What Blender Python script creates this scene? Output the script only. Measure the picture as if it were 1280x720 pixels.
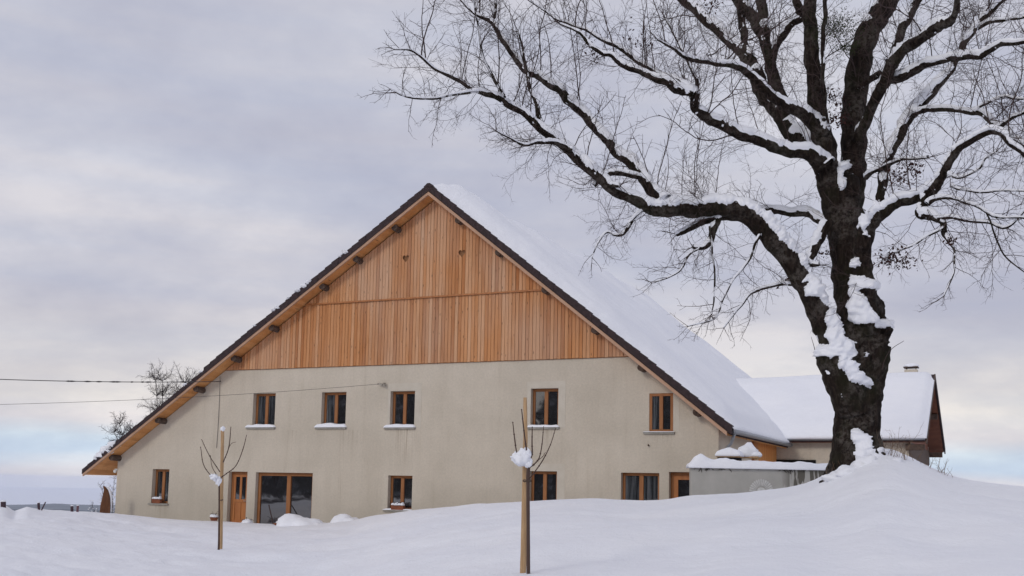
import bpy, math, random
import numpy as np
from mathutils import Vector, noise as mnoise
random.seed(7); rng = np.random.default_rng(7)
sc = bpy.context.scene
for o in list(bpy.data.objects): bpy.data.objects.remove(o)
R = math.radians
# ------------------------------------------------------------------ camera
EYE = np.array([0., 0., 1.7]); FPX, CX, CY = 1244.4, 640., 480.
PITCH, ROLL = R(5.88), R(1.10)
_f = np.array([0, math.cos(PITCH), math.sin(PITCH)]); _u = np.array([0, -math.sin(PITCH), math.cos(PITCH)]); _x = np.array([1., 0, 0])
_R = math.cos(ROLL)*_x + math.sin(ROLL)*_u; _U = math.cos(ROLL)*_u - math.sin(ROLL)*_x
cd = bpy.data.cameras.new('camera'); cam = bpy.data.objects.new('camera', cd); sc.collection.objects.link(cam)
cd.sensor_width = 36; cd.lens = FPX/1280*36; cd.shift_y = 120/1280; cd.clip_start = .1; cd.clip_end = 60000
from mathutils import Matrix
cam.matrix_world = Matrix(((_R[0], _U[0], -_f[0], EYE[0]), (_R[1], _U[1], -_f[1], EYE[1]), (_R[2], _U[2], -_f[2], EYE[2]), (0, 0, 0, 1)))
sc.camera = cam
# ------------------------------------------------------------------ sky
SUN_EL, SUN_HEAD = R(27), R(222)        # compass heading measured from +Y towards +X
w = bpy.data.worlds.new('World'); sc.world = w; w.use_nodes = True
nt = w.node_tree; nt.nodes.clear()
def N(t, **k):
    n = nt.nodes.new(t)
    for a, b in k.items(): setattr(n, a, b)
    return n
def Lk(a, b): nt.links.new(a, b)
out = N('ShaderNodeOutputWorld'); bg1 = N('ShaderNodeBackground'); bg2 = N('ShaderNodeBackground'); mx = N('ShaderNodeMixShader')
sky = N('ShaderNodeTexSky', sky_type='NISHITA', sun_disc=False, sun_elevation=SUN_EL, sun_rotation=SUN_HEAD)
Lk(sky.outputs[0], bg1.inputs[0]); bg1.inputs[1].default_value = .1
tc = N('ShaderNodeTexCoord'); sp = N('ShaderNodeSeparateXYZ'); Lk(tc.outputs['Generated'], sp.inputs[0])
def M_(op, a, b=None, c=None, clamp=False):
    n = N('ShaderNodeMath', operation=op, use_clamp=clamp)
    for i, v in enumerate((a, b, c)):
        if v is None: continue
        if isinstance(v, (int, float)): n.inputs[i].default_value = v
        else: Lk(v, n.inputs[i])
    return n.outputs[0]
zz = sp.outputs[2]
den = M_('ADD', M_('MAXIMUM', zz, 0.0), .36)
cb = N('ShaderNodeCombineXYZ'); Lk(M_('DIVIDE', sp.outputs[0], den), cb.inputs[0]); Lk(M_('DIVIDE', sp.outputs[1], den), cb.inputs[1])
def noise3(vec, scale, detail, rough, sc3=(1, 1, 1), loc=(0, 0, 0)):
    mp = N('ShaderNodeMapping'); Lk(vec, mp.inputs[0]); mp.inputs['Scale'].default_value = sc3; mp.inputs['Location'].default_value = loc
    n = N('ShaderNodeTexNoise'); Lk(mp.outputs[0], n.inputs['Vector']); n.inputs['Scale'].default_value = scale; n.inputs['Detail'].default_value = detail; n.inputs['Roughness'].default_value = rough
    return n.outputs[0]
n1 = noise3(cb.outputs[0], 1.75, 8, .60, (1, 1.15, 1), (6.3, 1.4, 0))
n2 = noise3(tc.outputs['Generated'], 2.2, 4, .5, (1, 1, 9), (0, 3, 0))
n3 = noise3(tc.outputs['Generated'], 2.6, 5, .5, (1, 1, 13), (5, 1, 2))
zw = M_('ADD', zz, M_('MULTIPLY', M_('SUBTRACT', n2, .5), .05))
ramp = N('ShaderNodeValToRGB')
mr = N('ShaderNodeMapRange'); Lk(zw, mr.inputs[0]); mr.inputs[1].default_value = -.08; mr.inputs[2].default_value = .42
Lk(mr.outputs[0], ramp.inputs[0])
def setramp(r, stops):
    e = r.color_ramp.elements
    while len(e) > 1: e.remove(e[-1])
    e[0].position = stops[0][0]; e[0].color = (*stops[0][1], 1)
    for p, c in stops[1:]:
        q = e.new(p); q.color = (*c, 1)
pz = lambda z: (z + .08)/.5
setramp(ramp, [(pz(-.03), (.53, .55, .66)), (pz(-.005), (.56, .58, .68)), (pz(.006), (.60, .59, .66)), (pz(.022), (.50, .60, .75)), (pz(.04), (.53, .61, .725)), (pz(.058), (.62, .60, .65)),
               (pz(.085), (.64, .615, .63)), (pz(.12), (.59, .575, .615)), (pz(.17), (.51, .51, .59)), (pz(.30), (.51, .52, .61)), (pz(.40), (.50, .51, .60))])
# cloud texture: soft brighter and darker streaks
cr = N('ShaderNodeValToRGB'); Lk(n1, cr.inputs[0]); setramp(cr, [(.34, (.83, .835, .865)), (.46, (.95, .95, .945)), (.54, (1.05, 1.04, 1.0)), (.64, (1.22, 1.19, 1.10))])
cr2 = N('ShaderNodeValToRGB'); Lk(n3, cr2.inputs[0]); setramp(cr2, [(.35, (.96, .975, 1.0)), (.65, (1.04, 1.02, 1.0))])
m1 = N('ShaderNodeMixRGB', blend_type='MULTIPLY'); m1.inputs[0].default_value = 1; Lk(ramp.outputs[0], m1.inputs[1]); Lk(cr.outputs[0], m1.inputs[2])
m2 = N('ShaderNodeMixRGB', blend_type='MULTIPLY'); m2.inputs[0].default_value = 1; Lk(m1.outputs[0], m2.inputs[1]); Lk(cr2.outputs[0], m2.inputs[2])
Lk(m2.outputs[0], bg2.inputs[0]); bg2.inputs[1].default_value = 1.0
mx.inputs[0].default_value = .95; Lk(bg1.outputs[0], mx.inputs[1]); Lk(bg2.outputs[0], mx.inputs[2]); Lk(mx.outputs[0], out.inputs[0])
# ------------------------------------------------------------------ sun (behind thick cloud)
sd = bpy.data.lights.new('sun', 'SUN'); sd.energy = .75; sd.angle = R(14); sd.color = (1, .95, .88)
so = bpy.data.objects.new('sun', sd); sc.collection.objects.link(so)
sdir = Vector((math.sin(SUN_HEAD)*math.cos(SUN_EL), math.cos(SUN_HEAD)*math.cos(SUN_EL), math.sin(SUN_EL)))
so.rotation_euler = sdir.to_track_quat('Z', 'Y').to_euler()
sc.view_settings.view_transform = 'Standard'; sc.view_settings.look = 'None'; sc.view_settings.exposure = .18; sc.view_settings.gamma = 1; sc.cycles.volume_bounces = 2

# ================================================================== helpers
def ray(px, py):
    d = _f + (px-CX)/FPX*_R - (py-CY)/FPX*_U
    return d/np.linalg.norm(d)
def at(px, py, r):
    """point seen at a pixel at horizontal range r"""
    d = ray(px, py); return EYE + d*(r/math.hypot(d[0], d[1]))
def pxcol(x, y):
    """pixel column of a horizontal direction"""
    d = np.array([x, y, 0.]); c = d@_f
    return CX + FPX*(d@_R)/c if c > 1e-3 else (9999 if x > 0 else -9999)
def proj(P):
    d = np.asarray(P)-EYE; c = d@_f
    return CX+FPX*(d@_R)/c, CY-FPX*(d@_U)/c
def tag(o, label=None, cat=None, group=None, kind=None):
    if label: o['label'] = label
    if cat: o['category'] = cat
    if group: o['group'] = group
    if kind: o['kind'] = kind
    return o
def empty(name, loc=(0, 0, 0), rz=0, **k):
    o = bpy.data.objects.new(name, None); sc.collection.objects.link(o); o.location = loc; o.rotation_euler = (0, 0, rz); o.empty_display_size = .3
    return tag(o, **k)
class MB:
    def __init__(s): s.v = []; s.f = []
    def add(s, V, Fc):
        n = len(s.v); s.v.extend([tuple(map(float, p)) for p in V]); s.f.extend([tuple(n+i for i in f) for f in Fc]); return s
    def box(s, x0, x1, y0, y1, z0, z1):
        return s.add([(x0,y0,z0),(x1,y0,z0),(x1,y1,z0),(x0,y1,z0),(x0,y0,z1),(x1,y0,z1),(x1,y1,z1),(x0,y1,z1)],
                     [(0,3,2,1),(4,5,6,7),(0,1,5,4),(1,2,6,5),(2,3,7,6),(3,0,4,7)])
    def prism(s, poly, y0, y1):
        """polygon of (x,z), counter-clockwise seen from -y, extruded y0..y1"""
        n = len(poly); V = [(x, y0, z) for x, z in poly]+[(x, y1, z) for x, z in poly]
        return s.add(V, [tuple(range(n)), tuple(range(2*n-1, n-1, -1))]+[(i, i+n, (i+1) % n+n, (i+1) % n) for i in range(n)])
    def hull8(s, A, B):
        """two quads A,B (4 pts each) joined"""
        return s.add(list(A)+list(B), [(0,3,2,1),(4,5,6,7),(0,1,5,4),(1,2,6,5),(2,3,7,6),(3,0,4,7)])
    def tube(s, pts, rad, n=6, bump=0, seed=0, snow=None, cap=True):
        pts = np.asarray(pts, float); m = len(pts)
        if np.isscalar(rad): rad = [rad]*m
        T = np.gradient(pts, axis=0); T /= (np.linalg.norm(T, axis=1)[:, None]+1e-9)
        up = np.array([0, 0, 1.]) if abs(T[0][2]) < .9 else np.array([0, 1., 0]); a = np.cross(T[0], up); a /= np.linalg.norm(a)
        V = []
        for i in range(m):
            a = a - T[i]*(a@T[i]); a /= (np.linalg.norm(a)+1e-9); b = np.cross(T[i], a)
            for k in range(n):
                t = 2*math.pi*k/n; d = math.cos(t)*a+math.sin(t)*b; r = rad[i]
                if bump:
                    q = pts[i]*1.0+d*r*1.2
                    r *= 1+bump*(mnoise.noise(Vector(q*(1.1/max(.12, r*1.6)))+Vector((seed, 0, 0)))+.5*mnoise.noise(Vector(q*7)+Vector((0, seed, 0))))
                if snow: r = snow(pts[i], d, T[i], r, i/(m-1))
                V.append(pts[i]+d*r)
        F = [(i*n+k, i*n+(k+1) % n, (i+1)*n+(k+1) % n, (i+1)*n+k) for i in range(m-1) for k in range(n)]
        if cap: F += [tuple(range(n-1, -1, -1)), tuple((m-1)*n+k for k in range(n))]
        return s.add(V, F)
    def blob(s, c, r, seed=0, amp=.25, nu=18, nv=10, freq=1.5, flat=None):
        c = np.array(c, float); r = np.array([r]*3 if np.isscalar(r) else r, float); V = []; F = []
        for j in range(nv+1):
            th = math.pi*j/nv
            for i in range(nu):
                ph = 2*math.pi*i/nu; d = np.array([math.sin(th)*math.cos(ph), math.sin(th)*math.sin(ph), math.cos(th)])
                k = 1+amp*(mnoise.noise(Vector(d*freq)+Vector((seed*3.1, seed, 0)))+.4*mnoise.noise(Vector(d*freq*2.7)+Vector((seed, 5, 0))))
                p = d*r*k
                if flat is not None and p[2] < -flat*r[2]: p[2] = -flat*r[2]
                V.append(c+p)
        for j in range(nv):
            for i in range(nu): F.append((j*nu+i, (j+1)*nu+i, (j+1)*nu+(i+1) % nu, j*nu+(i+1) % nu))
        return s.add(V, F)
    def build(s, name, mat, parent=None, smooth=False, bevel=0, loc=None, rz=0):
        me = bpy.data.meshes.new(name); me.from_pydata(s.v, [], s.f); me.validate(); me.update()
        if smooth: me.polygons.foreach_set('use_smooth', [True]*len(me.polygons))
        me.materials.append(mat)
        o = bpy.data.objects.new(name, me); sc.collection.objects.link(o)
        if parent: o.parent = parent
        if loc is not None: o.location = loc; o.rotation_euler = (0, 0, rz)
        if bevel:
            b = o.modifiers.new('bevel', 'BEVEL'); b.width = bevel; b.segments = 2; b.limit_method = 'ANGLE'
        return o
def fix_normals(o):
    import bmesh
    bm = bmesh.new(); bm.from_mesh(o.data); bmesh.ops.recalc_face_normals(bm, faces=bm.faces); bm.to_mesh(o.data); bm.free(); return o
def crom(P, k=5):
    P = [np.asarray(p, float) for p in P]; Q = [2*P[0]-P[1]]+P+[2*P[-1]-P[-2]]; o = []
    for i in range(1, len(Q)-2):
        for j in range(k):
            t = j/k; a, b, c, d = Q[i-1:i+3]
            o.append(.5*((2*b)+(c-a)*t+(2*a-5*b+4*c-d)*t*t+(3*b-a-3*c+d)*t**3))
    o.append(P[-1]); return o
def sstep(a, b, x):
    t = min(1, max(0, (x-a)/(b-a))); return t*t*(3-2*t)

# ------------------------------------------------------------------ materials
def mat(name, col, rough=.8, spec=.3, var=None, scale=3, detail=5, bump=0, bscale=20, vec='Object', sc3=(1, 1, 1), metal=0, sss=0):
    m = bpy.data.materials.new(name); m.use_nodes = True; t = m.node_tree; p = t.nodes['Principled BSDF']
    p.inputs['Base Color'].default_value = (*col, 1); p.inputs['Roughness'].default_value = rough; p.inputs['Specular IOR Level'].default_value = spec; p.inputs['Metallic'].default_value = metal
    tcn = t.nodes.new('ShaderNodeTexCoord'); mp = t.nodes.new('ShaderNodeMapping'); mp.inputs['Scale'].default_value = sc3; t.links.new(tcn.outputs[vec], mp.inputs[0])
    if var:
        n = t.nodes.new('ShaderNodeTexNoise'); n.inputs['Scale'].default_value = scale; n.inputs['Detail'].default_value = detail; n.inputs['Roughness'].default_value = .6
        t.links.new(mp.outputs[0], n.inputs['Vector']); r = t.nodes.new('ShaderNodeValToRGB'); t.links.new(n.outputs[0], r.inputs[0])
        e = r.color_ramp.elements; e[0].position = .32; e[0].color = (*var, 1); e[1].position = .68; e[1].color = (*col, 1); t.links.new(r.outputs[0], p.inputs['Base Color'])
    if bump:
        n = t.nodes.new('ShaderNodeTexNoise'); n.inputs['Scale'].default_value = bscale; n.inputs['Detail'].default_value = 6; t.links.new(mp.outputs[0], n.inputs['Vector'])
        b = t.nodes.new('ShaderNodeBump'); b.inputs['Strength'].default_value = bump; b.inputs['Distance'].default_value = .05; t.links.new(n.outputs[0], b.inputs['Height']); t.links.new(b.outputs[0], p.inputs['Normal'])
    return m
class NT:
    """tiny wrapper for node building in a material"""
    def __init__(s, m): s.t = m.node_tree; s.p = s.t.nodes['Principled BSDF']
    def n(s, ty, ins=None, **k):
        q = s.t.nodes.new(ty)
        for a, b in k.items(): setattr(q, a, b)
        for a, b in (ins or {}).items():
            if hasattr(b, 'is_linked') and hasattr(b, 'links'): s.t.links.new(b, q.inputs[a])
            else: q.inputs[a].default_value = b
        return q
    def math(s, op, a, b=0, clamp=False): return s.n('ShaderNodeMath', {0: a, 1: b}, operation=op, use_clamp=clamp).outputs[0]
    def noise(s, vec, scale, detail=4, rough=.55): return s.n('ShaderNodeTexNoise', {'Vector': vec, 'Scale': scale, 'Detail': detail, 'Roughness': rough}).outputs[0]
    def map(s, vec, sc3, loc=(0, 0, 0)): return s.n('ShaderNodeMapping', {0: vec, 'Scale': sc3, 'Location': loc}).outputs[0]
    def ramp(s, fac, stops):
        r = s.n('ShaderNodeValToRGB', {0: fac}); setramp(r, stops); return r.outputs[0]
    def mix(s, fac, a, b, mode='MIX'): return s.n('ShaderNodeMixRGB', {0: fac, 1: a, 2: b}, blend_type=mode).outputs[0]
    def link(s, a, b): s.t.links.new(a, b)
def base(name, rough=.8, spec=.3):
    m = bpy.data.materials.new(name); m.use_nodes = True; k = NT(m); k.p.inputs['Roughness'].default_value = rough; k.p.inputs['Specular IOR Level'].default_value = spec
    return m, k

snow_m, k = base('snow', .65, .25)
oc = k.n('ShaderNodeTexCoord').outputs['Object']
cl = k.ramp(k.noise(oc, .35, 4), [(.35, (.845, .86, .91)), (.65, (.89, .90, .935))]); k.link(cl, k.p.inputs['Base Color'])
h = k.math('ADD', k.math('MULTIPLY', k.noise(oc, 1.6, 6, .6), 1.0), k.math('MULTIPLY', k.noise(oc, 22, 4, .6), .18))
b = k.n('ShaderNodeBump', {'Strength': .6, 'Distance': .12, 'Height': h}); k.link(b.outputs[0], k.p.inputs['Normal'])

STAINS = [(7.2, .55, 3.68, 2.3, .75), (4.55, .12, 3.66, .2, .55), (12.7, .5, 3.66, 2.9, .45), (2.3, .3, 3.66, 2.2, .35), (16.7, .5, 3.5, 2.7, .35), (5.0, .4, 3.66, 2.8, .4), (-3.9, .4, .7, -.2, .4)]
plaster_m, k = base('plaster', .92, .15)
oc = k.n('ShaderNodeTexCoord').outputs['Object']
big = k.ramp(k.noise(oc, .45, 6, .6), [(.3, (.50, .448, .368)), (.7, (.61, .55, .46))])
streak = k.ramp(k.noise(k.map(oc, (2.2, 1, .16)), 1.6, 6, .62), [(.28, (.90, .885, .86)), (.42, (.985, .98, .975)), (.7, (1.02, 1.02, 1.02))])
fine = k.ramp(k.noise(oc, 14, 5, .7), [(.3, (.90, .90, .90)), (.7, (1.07, 1.06, 1.05))])
c = k.mix(1., k.mix(1., big, streak, 'MULTIPLY'), fine, 'MULTIPLY')
# rusty dribbles under sills and old runs
sxx = k.n('ShaderNodeSeparateXYZ', {0: oc})
for (xc, hw, zt, zb, am) in STAINS:
    mx_ = k.math('SUBTRACT', 1.0, k.math('DIVIDE', k.math('ABSOLUTE', k.math('SUBTRACT', sxx.outputs[0], xc)), hw), True)
    mz = k.math('MULTIPLY', k.n('ShaderNodeMapRange', {0: sxx.outputs[2], 1: zb, 2: zt, 3: 0, 4: 1}).outputs[0], k.math('LESS_THAN', sxx.outputs[2], zt))
    st = k.ramp(k.noise(k.map(oc, (16, 1, .5)), 1.0, 3, .6), [(.48, (0, 0, 0)), (.62, (1, 1, 1))])
    c = k.mix(k.math('MULTIPLY', k.math('MULTIPLY', k.math('MULTIPLY', mx_, mz), st), am), c, (.22, .15, .09, 1))
# damp darker band close to the ground and a greener tint to the left, as weathered render has
sx = k.n('ShaderNodeSeparateXYZ', {0: oc})
damp = k.math('MULTIPLY', k.n('ShaderNodeMapRange', {0: k.math('ADD', sx.outputs[2], k.math('MULTIPLY', k.noise(oc, 1.3, 4), .9)), 1: .5, 2: 2.4, 3: 1, 4: 0}).outputs[0], .45)
c = k.mix(damp, c, (.30, .275, .225, 1)); k.link(c, k.p.inputs['Base Color'])
b = k.n('ShaderNodeBump', {'Strength': .35, 'Distance': .02, 'Height': k.noise(oc, 30, 5, .7)}); k.link(b.outputs[0], k.p.inputs['Normal'])

def boards_mat(name, pitch, cols, axis=0, split=None, grey=.3):
    m, k = base(name, .72, .25); oc = k.n('ShaderNodeTexCoord').outputs['Object']; s = k.n('ShaderNodeSeparateXYZ', {0: oc})
    a = k.math('FLOOR', k.math('DIVIDE', s.outputs[axis], pitch))
    v = a
    if split: v = k.math('ADD', a, k.math('MULTIPLY', k.math('GREATER_THAN', s.outputs[2], split), 517.0))
    wn = k.n('ShaderNodeTexWhiteNoise', {'W': v}, noise_dimensions='1D').outputs[0]
    # groups of neighbouring boards share a weathering tone
    grp = k.n('ShaderNodeTexNoise', {'W': k.math('MULTIPLY', v, .35), 'Scale': 1.0, 'Detail': 2.0}, noise_dimensions='1D').outputs[0]
    c = k.ramp(k.math('ADD', k.math('MULTIPLY', wn, .55), k.math('MULTIPLY', grp, .5)), [(.15, cols[0]), (.5, cols[1]), (.85, cols[2])])
    g = k.noise(k.map(oc, (9, 9, .35) if axis == 0 else (.35, 9, 9)), 3, 6, .65)
    c = k.mix(1, c, k.ramp(g, [(.3, (.74, .70, .66)), (.5, (1, 1, 1)), (.75, (1.12, 1.12, 1.12))]), 'MULTIPLY')
    # uneven weathering to grey
    c = k.mix(k.math('MULTIPLY', k.ramp(k.noise(k.map(oc, (1, 1, .35)), .55, 4), [(.42, (0, 0, 0)), (.62, (1, 1, 1))]), grey), c, (.52, .41, .33, 1))
    kn = k.n('ShaderNodeTexVoronoi', {'Vector': k.map(oc, (7.7, 1, 2.2)), 'Scale': 1.0}).outputs['Distance']
    c = k.mix(k.ramp(kn, [(.06, (.75, .75, .75)), (.15, (0, 0, 0))]), c, (.10, .055, .03, 1))
    c = k.mix(k.ramp(k.noise(k.map(oc, (1.3, 1, .22)), 1.1, 5, .6), [(.56, (0, 0, 0)), (.72, (.55, .55, .55))]), c, (.36, .15, .055, 1))
    k.link(c, k.p.inputs['Base Color']); return m
back_m = mat('backing_wood', (.36, .19, .095), .8, .2, var=(.22, .10, .045), scale=4)
clad_m = boards_mat('larch_cladding', .13, ((.36, .135, .045), (.54, .245, .10), (.61, .34, .185)), 0, 8.47, .30)
soffit_m = boards_mat('soffit_boards', .14, ((.52, .225, .075), (.60, .28, .10), (.66, .33, .13)), 0, None, 0)
frame_m = mat('window_wood', (.35, .145, .05), .55, .35, var=(.26, .10, .032), scale=5, sc3=(1, 1, .3))
door_m = mat('door_wood', (.44, .17, .05), .5, .4, var=(.33, .115, .033), scale=7, sc3=(1, 1, .2))
bargeboard_m = mat('bargeboard', (.50, .31, .21), .7, .3, var=(.42, .25, .16), scale=2)
tile_m = mat('dark_tile', (.050, .030, .032), .7, .25, var=(.026, .017, .018), scale=6, bump=.4, bscale=15)
log_m = mat('log_end', (.13, .09, .07), .8, .2, var=(.06, .042, .034), scale=8)
zinc_m = mat('zinc', (.34, .35, .37), .45, .5, var=(.26, .27, .29), scale=3, metal=.6)
wood_m = mat('stake_wood', (.54, .36, .20), .8, .2, var=(.36, .225, .12), scale=5, sc3=(6, 6, .6), bump=.3, bscale=12)
twig_m = mat('twig', (.058, .040, .038), .85, .15)
twig2_m = mat('sapling_bark', (.075, .045, .036), .7, .3)
rust_m = mat('brown_board', (.17, .075, .035), .8, .2, var=(.10, .045, .025), scale=4, sc3=(3, 3, .8))
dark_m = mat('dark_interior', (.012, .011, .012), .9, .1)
leaf_m = mat('dead_leaves', (.045, .020, .018), .9, .1)
mistle_m = mat('mistletoe', (.035, .042, .018), .9, .1)
white_m = mat('white_paint', (.75, .74, .70), .5, .4)
terracotta_m = mat('terracotta', (.26, .09, .045), .85, .2, var=(.17, .06, .035), scale=8)
sill_m = mat('stone_sill', (.36, .34, .30), .85, .2, var=(.26, .245, .215), scale=6)
glass_m, k = base('glass', .03, .5); k.p.inputs['Base Color'].default_value = (.02, .019, .022, 1); k.p.inputs['IOR'].default_value = 2.3
oc = k.n('ShaderNodeTexCoord').outputs['Object']
b = k.n('ShaderNodeBump', {'Strength': .12, 'Distance': .02, 'Height': k.noise(oc, 1.2, 2)}); k.link(b.outputs[0], k.p.inputs['Normal'])

stone_m, k = base('rubble_stone', .9, .2); oc = k.n('ShaderNodeTexCoord').outputs['Object']
v = k.n('ShaderNodeTexVoronoi', {'Vector': k.map(oc, (1, 1, 1.7)), 'Scale': 3.2, 'Randomness': .9}); ve = k.n('ShaderNodeTexVoronoi', {'Vector': k.map(oc, (1, 1, 1.7)), 'Scale': 3.2, 'Randomness': .9}, feature='DISTANCE_TO_EDGE')
c = k.mix(1, k.ramp(v.outputs['Color'], [(.2, (.22, .155, .12)), (.5, (.30, .215, .165)), (.8, (.36, .29, .235))]), k.ramp(ve.outputs[0], [(.0, (.55, .5, .45)), (.08, (1, 1, 1))]), 'MULTIPLY')
k.link(c, k.p.inputs['Base Color']); b = k.n('ShaderNodeBump', {'Strength': .6, 'Distance': .05, 'Height': ve.outputs[0]}); k.link(b.outputs[0], k.p.inputs['Normal'])

bark_m, k = base('bark', .9, .12); oc = k.n('ShaderNodeTexCoord').outputs['Object']
nz = k.noise(oc, 2.1, 6, .65); fr = k.noise(k.map(oc, (9, 9, 2.2)), 1.6, 6, .65)
c = k.ramp(fr, [(.32, (.006, .004, .0035)), (.5, (.020, .013, .010)), (.72, (.050, .036, .028))])
c = k.mix(k.math('MULTIPLY', k.ramp(nz, [(.48, (0, 0, 0)), (.60, (1, 1, 1))]), k.ramp(k.noise(oc, 11, 4, .7), [(.40, (.0, .0, .0)), (.56, (.8, .8, .8))])), c, (.115, .10, .088, 1))
c = k.mix(k.ramp(k.noise(oc, 1.3, 5, .6), [(.5, (0, 0, 0)), (.68, (.6, .6, .6))]), c, (.022, .024, .010, 1))
k.link(c, k.p.inputs['Base Color']); b = k.n('ShaderNodeBump', {'Strength': 1.0, 'Distance': .12, 'Height': fr}); k.link(b.outputs[0], k.p.inputs['Normal'])

# ================================================================== terrain
WALLH = R(23.09)                                   # the gable wall turns 23 degrees away
U_ = np.array([math.cos(WALLH), -math.sin(WALLH), 0]); W_ = np.array([math.sin(WALLH), math.cos(WALLH), 0])
_d = ray(300, 597); P0 = EYE + _d*40; P0[2] = 0
crest = [(-600, 634, 36), (-300, 634, 36), (0, 631.5, 34), (10, 632, 34), (20, 638.5, 35), (28, 636.5, 35), (36, 634, 35), (60, 637, 36), (100, 639.5, 37), (143, 641.5, 38.5), (200, 648, 38.5), (250, 651.5, 38), (300, 654.5, 38), (345, 656, 37.5),
         (405, 654.5, 36), (440, 651, 35), (470, 645, 33), (510, 638.5, 31), (560, 634.5, 28.5), (600, 630, 27), (640, 627, 26), (680, 625, 25.5), (720, 623, 25.5), (742, 622, 25.5), (775, 624.5, 25.5), (830, 626, 25), (848, 622, 25),
         (870, 619.5, 24.7), (920, 617, 24.3), (960, 613, 24), (995, 607.5, 23.5), (1018, 600, 23), (1038, 589, 22.6), (1060, 576, 22.3), (1085, 563, 22.2), (1108, 558, 22.2), (1130, 566, 22.3), (1150, 577, 22.5), (1175, 589, 23), (1200, 598, 23.5), (1240, 603.5, 24), (1280, 608, 24.5), (1500, 622, 26), (2200, 640, 28)]
cpx = [c[0] for c in crest]; cr_ = [c[2] for c in crest]; cz = []
for px, py, r in crest:
    q = at(px, py, r); cz.append(q[2])
cgx = np.arange(-600, 2201, 4.); 
def gsm(a, sg):
    w_ = int(sg*3); kx_ = np.exp(-.5*(np.arange(-w_, w_+1)/sg)**2); return np.convolve(np.pad(a, w_, 'edge'), kx_/kx_.sum(), 'valid')
czs = gsm(np.interp(cgx, cpx, cz), 14); czm = gsm(np.interp(cgx, cpx, cz), 2.6); crm = gsm(np.interp(cgx, cpx, cr_), 4); czf = np.interp(cgx, cpx, cz)
def fbm(x, y, s, seed=0, o=4):
    v = 0; a = 1
    for i in range(o): v += a*mnoise.noise(Vector((x*s+seed, y*s-seed, seed*.7))); s *= 2.03; a *= .5
    return v
def ground_z(x, y, detail=True):
    r = math.hypot(x, y); az = math.degrees(math.atan2(x, y))
    px = pxcol(x, y) if abs(az) < 60 else (3000 if az > 0 else -3000)
    px = max(-600, min(2200, px)); rc = np.interp(px, cgx, crm); ws_ = sstep(520, 700, px); zc = np.interp(px, cgx, czf)*(1-ws_)+np.interp(px, cgx, czm)*ws_
    md = math.exp(-((px-1095)/95)**2)
    behind = sstep(55, 110, abs(az)); zc = zc*(1-behind)+.2*behind
    if r <= rc:
        t = r/rc; zs_ = np.interp(px, cgx, czs)*(1-behind)+.2*behind; kb_ = sstep(.72, 1, t)*(1-md)+md; z = (zc*kb_+zs_*(1-kb_))*t**(1+.9*md)
    else:
        t = sstep(0, 7, r-rc); low = min(zc, -.15 if px < 480 else .0); 
        lo2 = low
        z = zc*(1-t)+lo2*t
    z -= 2.2*sstep(45, 62, r)*(1-behind)
    if r > 62: z -= (1-behind)*260*sstep(60, 1500, r)+behind*20*sstep(200, 1500, r)
    if detail and r < 200:
        sup = 1-math.exp(-((r-rc)/2.5)**2)*.75
        tr = .5+.8*sstep(500, 0, px)
        z += sup*(.085*fbm(x, y, .33, 3)*min(1, r/8)+.028*fbm(x, y, 1.3, 9, 3)*tr)
        if 10 < r < 40: # wind ripples and shallow old tracks
            z -= .055*sup*max(0, 1-abs(mnoise.noise(Vector((x*.16, y*.55, 1.7))))*5)*sstep(10, 16, r)
            z += .030*sup*max(0, mnoise.noise(Vector((x*.9+3, y*2.1, 4.4)))-.15)*2*sstep(12, 18, r)
            lump = mnoise.noise(Vector((x*2.6, y*2.6, 8.8)))-.35
            if lump > 0: z += .10*sup*lump*(.25+.9*sstep(420, 60, px))
            if px < 430: z += .10*sup*max(0, mnoise.noise(Vector((x*1.1, y*1.6, 2.2))))*math.exp(-((r-35.5)/2.2)**2)
            if px < 260: z -= .16*sup*math.exp(-((r-31-1.3*mnoise.noise(Vector((x*.3, 0, 0))))/1.1)**2)*sstep(260, 200, px)
    return z
azs = sorted(set(list(np.arange(-31, 31.01, .14))+list(np.arange(-180, -31, 4.))+list(np.arange(31.5, 180, 4.))))
rs = [0.0]+list(np.geomspace(1.2, 9, 20))+list(np.arange(9.3, 50, .22))+list(np.geomspace(51, 400, 30))+list(np.geomspace(460, 30000, 22))
V = []; Fc = []; na = len(azs)
for r in rs:
    for a in azs:
        x, y = r*math.sin(R(a)), r*math.cos(R(a)); V.append((x, y, ground_z(x, y) if r > 0 else 0.))
for j in range(len(rs)-1):
    for i in range(na): 
        i2 = (i+1) % na; Fc.append((j*na+i, j*na+i2, (j+1)*na+i2, (j+1)*na+i))
g = MB(); g.v = V; g.f = Fc; gm = snow_m.copy(); gm.name = 'snow_painted_haze'; k = NT(gm); oc_ = k.n('ShaderNodeTexCoord').outputs['Object']
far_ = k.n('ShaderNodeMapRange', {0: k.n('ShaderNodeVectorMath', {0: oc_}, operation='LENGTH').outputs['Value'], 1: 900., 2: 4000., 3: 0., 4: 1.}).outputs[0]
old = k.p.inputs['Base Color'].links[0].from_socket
k.link(k.mix(far_, old, (.74, .78, .87, 1)), k.p.inputs['Base Color'])  # distant snow shifts to blue-grey: haze painted into the colour
go = g.build('ground', gm, smooth=True); tag(go, kind='structure')

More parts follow.
